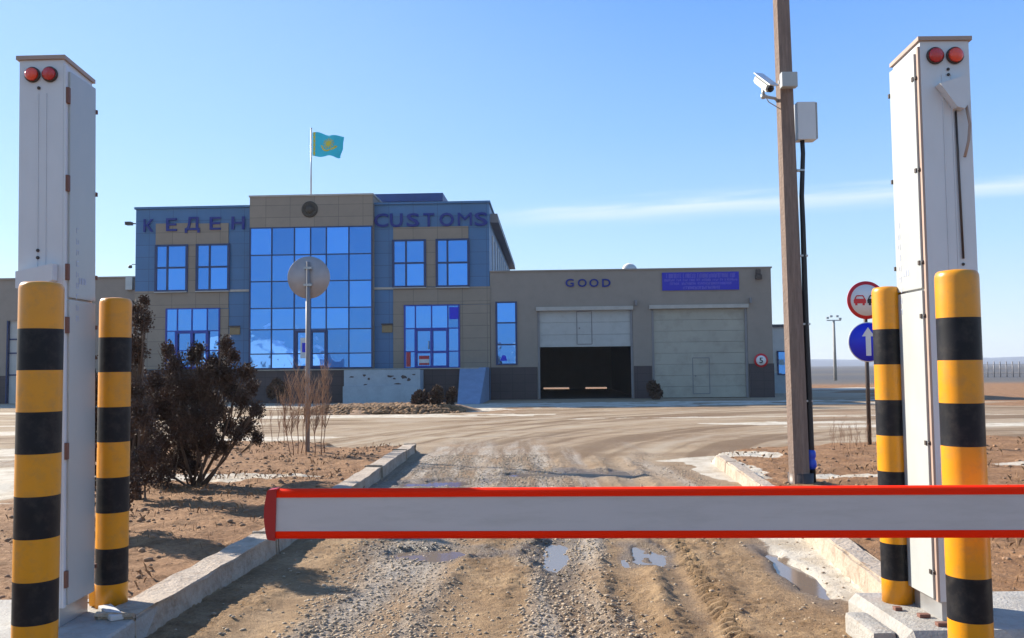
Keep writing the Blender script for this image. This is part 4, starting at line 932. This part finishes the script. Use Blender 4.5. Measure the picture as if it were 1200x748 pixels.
# ------------------------------------------------------------------ utility pole with its fittings
PY = 10.5; pb = P(937.5, 572, PY); ptp = P(913, -60, PY)
po = empty('utility_pole', (pb.x, PY, 0)); tag(po, 'tall brown weathered utility pole carrying a white camera on the right verge', 'pole')
v = ptp - pb; L_ = 8.0; k_ = v.x / v.z
mb = MB(); n_ = 30; pts = [(k_ * t, 0, t) for t in [L_ * i / n_ - .2 for i in range(n_ + 1)]]; mb.tube(pts, [.128 - .034 * i / n_ for i in range(n_ + 1)], 8, smooth=False); mb.build('pole_shaft', 'wood', po)
mb = MB(); mb.tube([(.02, .02, -.1), (.02, .02, .22)], .150, 16); mb.build('foot_collar', 'dark_metal', po)
def pole_x(z): return pb.x + k_ * z
zj = P(919, 99, PY).z
jb = empty('junction_box', (pole_x(zj), PY - .1, zj)); tag(jb, 'small white junction box strapped high on the front of the utility pole', 'box')
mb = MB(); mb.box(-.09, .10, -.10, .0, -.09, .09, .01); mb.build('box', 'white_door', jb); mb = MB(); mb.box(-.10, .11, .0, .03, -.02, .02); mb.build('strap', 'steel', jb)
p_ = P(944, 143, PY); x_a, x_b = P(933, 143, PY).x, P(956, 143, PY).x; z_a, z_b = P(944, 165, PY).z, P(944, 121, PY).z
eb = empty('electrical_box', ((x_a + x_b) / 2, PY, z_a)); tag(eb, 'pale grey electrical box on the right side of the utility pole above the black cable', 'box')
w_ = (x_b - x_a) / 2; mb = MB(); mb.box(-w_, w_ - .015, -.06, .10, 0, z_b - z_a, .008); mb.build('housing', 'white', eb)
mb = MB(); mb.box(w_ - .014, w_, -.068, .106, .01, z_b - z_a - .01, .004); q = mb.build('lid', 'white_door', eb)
mb = MB()
for zz in (.06, .2, .36): mb.box(w_, w_ + .012, -.02, .02, zz, zz + .03)
mb.build('latch', 'dark_metal', q)
# cable down the pole
cbp = [P(x_, y_, PY) for x_, y_ in ((940, 164), (941, 180), (939.5, 230), (941, 265), (942, 300), (944.5, 380), (947.5, 450), (950, 520), (953, 570))]
cab = empty('cable_run', (cbp[-1].x, PY, 0)); tag(cab, 'black cable running down the right side of the utility pole through a blue coupling', 'cable')
def loc_(p, o): return Vector(p) - Vector(o.location)
mb = MB(); pts = [loc_(p, cab) for p in cbp]; mb.tube(pts, [.028, .028, .03, .032, .034, .036, .038, .04, .04], 10); mb.build('cable', 'rubber', cab)
mb = MB(); a, b_ = loc_(P(950, 526, PY), cab), loc_(P(951.5, 550, PY), cab); mm = (a + b_) / 2
mb.tube([a, a.lerp(b_, .15), a.lerp(b_, .4), a.lerp(b_, .5), a.lerp(b_, .6), a.lerp(b_, .85), b_], [.03, .055, .055, .042, .055, .06, .04], 14); mb.build('coupling', 'blue_plastic', cab)
mb = MB()
for yy in (200, 300, 380, 470):
    q_ = loc_(P(939 + (yy - 200) * .036, yy, PY), cab); mb.box(q_.x - .06, q_.x + .035, -.03, .03, q_.z - .012, q_.z + .012, .003)
mb.build('clip', 'steel', cab)
# cctv camera
cp = P(888, 106, PY); cc = empty('security_camera', (cp.x, PY - .25, cp.z)); tag(cc, 'white bullet security camera on a bracket left of the utility pole', 'camera')
tb = bmesh.new(); bmesh.ops.create_cube(tb, size=1)
for v_ in tb.verts: v_.co = Vector((v_.co.x * .10, v_.co.y * .34, v_.co.z * .10))
bmesh.ops.bevel(tb, geom=tb.edges[:], offset=.02, segments=3, affect='EDGES'); mx = Matrix.Rotation(R(18), 4, 'Z') @ Matrix.Rotation(R(38), 4, 'X')
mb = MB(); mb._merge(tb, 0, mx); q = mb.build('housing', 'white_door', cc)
tb = bmesh.new(); bmesh.ops.create_cube(tb, size=1)
for v_ in tb.verts: v_.co = Vector((v_.co.x * .125, v_.co.y * .40 - .02, v_.co.z * .012 + .062))
mb = MB(); mb._merge(tb, 0, mx); mb.build('sunshield', 'white', cc)
mb = MB(); mb.lathe([(.0001, .165), (.038, .168), (.038, .185), (.0001, .18)], (0, 0, 0), 20, axis='Y'); q = mb.build('lens', 'lens', cc); q.matrix_local = mx
gx = pole_x(cp.z - .1) - cp.x
mb = MB(); mb.tube([(0, .02, -.05), (.0, .03, -.12), (.06, .10, -.13), (gx * .6, .2, -.12), (gx - .08, .25, -.15)], [.022, .02, .02, .018, .022], 10); mb.tube([(.02, .04, -.13), (.08, .08, -.2), (gx * .6, .15, -.24), (gx - .06, .2, -.26)], .006, 6); mb.lathe([(.0001, -.16), (.03, -.15), (.03, -.1), (.0001, -.1)], (0, .03, -.02), 12); mb.build('bracket', 'steel', cc)

# ------------------------------------------------------------------ road signs
def disc(mb, cx, cy, cz, r_, t_): mb.lathe([(.0001, 0), (r_, 0), (r_, t_), (.0001, t_)], (cx, cy, cz), 48, axis='Y')
SY = 15.3; c1 = P(1013.5, 352, SY); c2 = P(1014.5, 401, SY)
sg = empty('road_sign', (c1.x + .02, SY, 0)); tag(sg, 'road sign post with a red ringed overtaking sign above a blue arrow disc', 'sign')
mb = MB(); mb.tube([(0, .05, -.2), (0, .05, c1.z + .2)], .035, 12); mb.build('post', 'dark_metal', sg)
mb = MB(); disc(mb, 0, 0, c1.z, .335, .012); d1 = mb.build('no_overtaking_disc', 'signred', sg)
mb = MB(); disc(mb, 0, -.0125, c1.z, .275, .003); mb.build('white_field', 'signwhite', d1)
def car(mb, cx, cz, s_):
    y0_ = -.0205; mb.poly([(cx - .105 * s_, cz - .045 * s_), (cx + .105 * s_, cz - .045 * s_), (cx + .11 * s_, cz + .01 * s_), (cx + .095 * s_, cz + .035 * s_), (cx - .095 * s_, cz + .035 * s_), (cx - .11 * s_, cz + .01 * s_)], y0_, y0_ + .004)
    mb.poly([(cx - .085 * s_, cz - .08 * s_), (cx - .045 * s_, cz - .08 * s_), (cx - .045 * s_, cz - .045 * s_), (cx - .085 * s_, cz - .045 * s_)], y0_, y0_ + .004); mb.poly([(cx + .045 * s_, cz - .08 * s_), (cx + .085 * s_, cz - .08 * s_), (cx + .085 * s_, cz - .045 * s_), (cx + .045 * s_, cz - .045 * s_)], y0_, y0_ + .004)
    for a, b_ in (((-.085, .035), (-.055, .09)), ((-.055, .09), (.055, .09)), ((.055, .09), (.085, .035))): mb.tube([(cx + a[0] * s_, y0_ + .003, cz + a[1] * s_), (cx + b_[0] * s_, y0_ + .003, cz + b_[1] * s_)], .010 * s_, 6)
mb = MB(); car(mb, -.115, c1.z - .01, 1.0); mb.build('red_car_symbol', 'signred', d1)
mb = MB(); car(mb, .125, c1.z - .01, 1.0); mb.build('black_car_symbol', 'rubber', d1)
mb = MB(); disc(mb, .01, 0, c2.z, .35, .012); d2 = mb.build('arrow_disc', 'signwhite', sg)
mb = MB(); disc(mb, .01, -.0125, c2.z, .335, .003); mb.build('blue_field', 'signblue', d2)
mb = MB(); az_ = c2.z; mb.poly([(-.035, az_ - .24), (.055, az_ - .24), (.055, az_ + .10), (.12, az_ + .10), (.01, az_ + .26), (-.10, az_ + .10), (-.035, az_ + .10)], -.021, -.0165); mb.build('arrow', 'signwhite', d2)
c3 = P(361, 325, SY)
s2_ = empty('road_sign', (c3.x, SY, 0)); tag(s2_, 'bare grey back of a round road sign on a thin post among orange twigs', 'sign')
mb = MB(); mb.tube([(0, 0, -.2), (0, 0, c3.z + .27)], .040, 12); mb.build('post', 'postgrey', s2_)
mb = MB(); disc(mb, 0, .06, c3.z, .375, .012); mb.build('sign_disc', 'signback', s2_)
mb = MB(); mb.box(-.07, .07, -.045, .048, c3.z + .14, c3.z + .18); mb.box(-.07, .07, -.045, .048, c3.z - .16, c3.z - .12); mb.build('clamp', 'steel', s2_)

# ------------------------------------------------------------------ shrubs
def fronds(centers, n_per, size, mname, name, parent, seed=0, flat=.8):
    r_ = np.random.RandomState(seed); V = []; T = []; base = 0
    for (c, rad) in centers:
        n_ = int(n_per * 7.5 * (rad / .25) ** 1.9); 
        u = r_.normal(size=(n_, 3)); u /= np.linalg.norm(u, axis=1)[:, None]; rr = rad * r_.rand(n_) ** .45
        # lumpy sub-clusters
        sub = r_.normal(size=(7, 3)); sub /= np.linalg.norm(sub, axis=1)[:, None]; k = r_.randint(0, 7, n_)
        pos = np.array(c)[None] + (u * .72 + sub[k] * .5) * rr[:, None] * np.array([1, 1, 1.2])
        d = u * .35 + sub[k] * .25 + np.array([0, 0, .5]) + r_.normal(size=(n_, 3)) * .5; d /= np.linalg.norm(d, axis=1)[:, None]
        s = size * (.5 + r_.rand(n_)); side = np.cross(d, r_.normal(size=(n_, 3))); side /= np.linalg.norm(side, axis=1)[:, None] + 1e-6
        w = s * .36
        tip = pos + d * s[:, None]; a = pos + side * w[:, None] + d * s[:, None] * .35; b_ = pos - side * w[:, None] + d * s[:, None] * .35
        blk = np.stack([pos, a, tip, b_], 1).reshape(-1, 3); V.append(blk); q = np.arange(n_)[:, None] * 4 + base
        T.append(np.concatenate([q, q + 1, q + 2, q + 3], 1)); base += n_ * 4
    return arrays_mesh(name, np.concatenate(V), np.concatenate(T), [M[mname]], parent)
def shrub(name, base_px, d, clumps, label, cat='bush', n_per=420, size=.075, seed=0, group=None, mname='foliage', stem=.022):
    bg_ = P(base_px[0], base_px[1], d); gz_ = gh(bg_.x, d) if d < 30 else 0
    root = empty(name, (bg_.x, d, gz_)); tag(root, label, cat, group); rr = random.Random(seed); cs = []; mb = MB()
    for ci, (x_, y_, r_) in enumerate(clumps):
        r_ *= 1.06; dy = rr.uniform(-.35, .35); p = P(x_, y_, d + dy) - Vector((bg_.x, d, gz_)); rad = r_ / F * d
        cs.append((p[:], rad)); b0 = Vector((rr.uniform(-.08, .08), rr.uniform(-.08, .08), -.05)); mid1 = b0.lerp(p, .4) + Vector((p.x * .06 + rr.uniform(-.05, .05), rr.uniform(-.05, .05), -.08 + rr.uniform(0, .08)))
        if ci % 3 == 0: mb.tube([b0, mid1, b0.lerp(p, .75) + Vector((rr.uniform(-.03, .03), 0, 0)), p + Vector((0, 0, rad * .5))], [stem * rr.uniform(.7, 1.2), stem * .7, stem * .5, stem * .15], 6)
        for k in range(5):
            q = p + Vector((rr.uniform(-1, 1), rr.uniform(-1, 1), rr.uniform(-.3, 1))) * rad; mb.tube([b0.lerp(p, .7), q], [stem * .35, stem * .1], 5)
    mb.build('stem', 'bark', root); fronds(cs, n_per, size, mname, 'foliage', root, seed)
    return root
shrub('juniper_bush', (234, 574), 11.2, [(205, 432, 14), (187, 455, 18), (214, 462, 20), (238, 445, 16), (250, 425, 11), (264, 405, 9), (262, 440, 15), (272, 418, 8), (200, 490, 20), (228, 495, 22), (252, 480, 17), (190, 520, 16), (215, 528, 16), (240, 520, 15), (182, 480, 18), (205, 545, 11), (196, 412, 9), (226, 418, 11),
       (288, 436, 10), (296, 456, 10), (284, 470, 11), (300, 482, 9), (290, 500, 12), (300, 515, 8), (278, 510, 9), (262, 525, 8), (272, 462, 10), (268, 500, 9), (234, 408, 8), (222, 548, 13), (190, 552, 15), (212, 508, 16), (240, 470, 15), (248, 512, 13), (176, 540, 15), (205, 472, 16)],
      'wide dark brown juniper bush with bare lower stems on the left verge', n_per=640, size=.026, seed=4)
shrub('juniper_bush', (163, 592), 9.9, [(167, 376, 12), (160, 365, 9), (170, 352, 6), (164, 408, 11), (158, 420, 10), (150, 440, 16), (160, 465, 16), (166, 490, 17), (160, 520, 17), (172, 505, 13), (160, 545, 14), (176, 535, 12), (174, 560, 9), (150, 500, 18), (158, 570, 9), (148, 400, 12)],
      'tall narrow dark juniper half hidden behind the left bollard', n_per=480, size=.027, seed=9)
shrub('juniper_bush', (92, 640), 7.9, [(88, 430, 20), (100, 460, 24), (75, 470, 22), (118, 490, 22), (90, 510, 26), (128, 520, 20), (70, 530, 22), (138, 470, 14), (135, 555, 20), (100, 560, 24), (146, 500, 10), (146, 585, 12), (70, 580, 18)],
      'low dark juniper mostly hidden behind the left cabinet and bollard', n_per=420, size=.032, seed=21)
# bare orange shrub round the sign post
def bare_shrub(name, stems, d, label, seed, mname='twig', cat='bush', r0=.011, topspread=.5, nb=44):
    rr = random.Random(seed); c0 = P(stems[0][0], stems[0][1], d); root = empty(name, (c0.x, d, gh(c0.x, d))); tag(root, label, cat); mb = MB()
    for (bx, by, tx, ty) in stems:
        dd = d + rr.uniform(-.5, .5); a = P(bx, by, dd) - root.location; a.z = -.05; t = P(tx, ty, dd) - root.location
        pts = [a.lerp(t, k / 6) + Vector((rr.uniform(-.02, .02), rr.uniform(-.02, .02), 0)) for k in range(7)]; mb.tube(pts, [r0 * (1 - .13 * k) for k in range(7)], 5)
        for k in range(nb):
            f = rr.uniform(.3, .98); i = int(f * 6); p = pts[i].lerp(pts[min(6, i + 1)], f * 6 - i); L = (t - a).length * rr.uniform(.10, .30) * topspread * 2
            an = rr.uniform(0, 6.28); dr = Vector((math.cos(an) * .38, math.sin(an) * .38, 1)).normalized(); e = p + dr * L
            mb.tube([p, p.lerp(e, .5) + Vector((rr.uniform(-.02, .02), 0, 0)), e], [r0 * .4, r0 * .28, r0 * .12], 4, cap=False)
            for _ in range(3):
                f2 = rr.uniform(.3, .9); q = p.lerp(e, f2); an = rr.uniform(0, 6.28); mb.tube([q, q + Vector((math.cos(an) * .5, math.sin(an) * .5, .9)).normalized() * L * .45], [r0 * .22, r0 * .1], 4, cap=False)
    mb.build('twigs', mname, root); return root
bare_shrub('bare_shrub', [(344, 538, 340, 452), (349, 540, 350, 440), (354, 541, 358, 446), (358, 537, 366, 450), (376, 526, 379, 436), (379, 528, 385, 450), (340, 530, 330, 470), (368, 534, 372, 455)], 14.6, 'bare orange brown shrub round the foot of the grey sign post', 3, r0=.009)
bare_shrub('bare_shrub', [(318, 520, 316, 470), (327, 521, 325, 460), (332, 522, 334, 476), (310, 519, 305, 480)], 17.0, 'low sparse twiggy shrub left of the grey sign post', 5, r0=.008, nb=8)
bare_shrub('dry_weeds', [(975 + 10 * k % 47, 531 - (k % 3), 973 + (10 * k % 47) + random.uniform(-4, 4), 505 - (k * 7 % 13)) for k in range(26)], 14.9, 'thin dry weeds in front of the round blue sign', 6, r0=.0035, nb=6, cat='weeds')
# flowerbed in front of the entrance with dark clipped shrubs
def f_bed(n):
    X = -7.6 + 5.9 * rs.rand(n); Y = 29.4 + 4.5 * rs.rand(n); k = ((X + 4.6) / 3.1) ** 2 + ((Y - 31.6) / 2.3) ** 2 < 1.0 + .3 * rs.rand(n); return X[k], Y[k]
mb = MB(); ring = []; c_ = mb.bm.verts.new((-4.6, 31.6, .22)); nn = 48; r1 = []; r2 = []
for k in range(nn):
    a = 2 * math.pi * k / nn; f = 1 + .1 * math.sin(3 * a + 1) + random.uniform(-.03, .03)
    r1.append(mb.bm.verts.new((-4.6 + 2.4 * f * math.cos(a), 31.6 + 1.6 * f * math.sin(a), .18 + random.uniform(-.04, .05)))); r2.append(mb.bm.verts.new((-4.6 + 3.3 * f * math.cos(a), 31.6 + 2.4 * f * math.sin(a), -.04)))
for k in range(nn): mb.bm.faces.new((c_, r1[k], r1[(k + 1) % nn])); mb.bm.faces.new((r1[k], r2[k], r2[(k + 1) % nn], r1[(k + 1) % nn]))
o = mb.build('flower_bed', 'clod'); tag(o, kind='structure')
_g = ghs
def ghs(x, y): return np.clip(.2 - .22 * np.clip(np.hypot((x + 4.6) / 3.3, (y - 31.6) / 2.4) - .7, 0, 1) / .3, -.02, .2)
o = scatter('bed_straw', 6000, f_bed, .02, .10, 'straw', flat=.5); tag(o, 'dry straw and leaf litter on the flower bed before the entrance', 'litter', kind='stuff')
ghs = _g
for (px_, py_, r_, lab, tall) in ((493, 471, 8.5, 'round dark clipped shrub at the left of the three in the flower bed', 0), (511, 465, 6, 'tallest dark brown shrub, middle of the three in the flower bed', 5), (529, 466, 4.5, 'slim dark shrub beside the blue ramp, right of the three', 6)):
    d_ = 31.4; cl_ = [(px_, py_, r_)] + ([(px_ + 1, py_ - tall, r_ * .8), (px_ - 1, py_ + 5, r_ * .7)] if tall else [])
    shrub('dark_shrub', (px_, py_ + 10, ), d_, cl_, lab, n_per=700, size=.10, seed=int(px_), group='dark shrubs before the entrance', stem=.02)
shrub('dark_shrub', (765, 465), 40.6, [(766, 458, 6), (764, 453, 4), (769, 462, 5)], 'small dark shrub against the wall between the two vehicle doors', n_per=300, size=.12, seed=3)
shrub('dark_shrub', (327, 465), 38.6, [(327, 456, 8), (321, 460, 6), (333, 460, 6)], 'rounded dark shrub against the dark base left of the glass wall', n_per=300, size=.12, seed=8)

# ------------------------------------------------------------------ far right: lamp mast, fence
LY = 85; lb = G(981, 445); lt = P(977, 372, LY); lm = empty('lamp_mast', (P(979, 440, LY).x, LY, 0)); tag(lm, 'distant grey lamp mast topped with small floodlights', 'lamp mast')
mb = MB(); mb.tube([(0, 0, -.3), (0, 0, lt.z - .3)], [.17, .11], 10); mb.build('mast', 'concrete', lm)
mb = MB(); mb.box(-.7, .7, -.06, .06, lt.z - .35, lt.z - .25); mb.build('crossbar', 'steel', lm)
for x_, z_ in ((-.6, .1), (-.25, .25), (.35, .25), (.62, 0)): mb = MB(); mb.box(x_ - .12, x_ + .12, -.1, .1, lt.z - .25 + z_, lt.z - .05 + z_, .02); mb.build('floodlight', 'steel', lm)
fn = empty('post_fence', (70, 95, 0)); tag(fn, 'distant fence of thin dark posts at the far right edge of the plain', 'fence')
for k in range(16):
    mb = MB(); x_ = P(1150 + k * 7.5, 440, 95).x - 70; mb.tube([(x_, 0, -.2), (x_ + random.uniform(-.05, .05), 0, 1.7)], .07, 6); mb.build('post', 'postgrey', fn)
mb = MB()
for z_ in (.4, .9, 1.4): mb.tube([(P(1150, 440, 95).x - 70, .02, z_), (P(1150 + 15 * 7.5, 440, 95).x - 70, .02, z_)], .02, 4)
mb.build('wire', 'postgrey', fn)

# ------------------------------------------------------------------ air between here and the hills
hm = bpy.data.materials.new('thin haze'); hm.use_nodes = True; t = hm.node_tree; t.nodes.clear()
pv = N(t, 'ShaderNodeVolumePrincipled'); pv.inputs['Color'].default_value = (.78, .86, 1, 1); pv.inputs['Density'].default_value = .00028; pv.inputs['Anisotropy'].default_value = .2
ho = N(t, 'ShaderNodeOutputMaterial'); t.links.new(pv.outputs[0], ho.inputs['Volume']); M['haze'] = hm
mb = MB(); mb.box(-1650, 1650, -120, 2700, -4, 40); o = mb.build('haze', 'haze'); tag(o, 'thin pale air over the steppe', 'haze', kind='stuff')
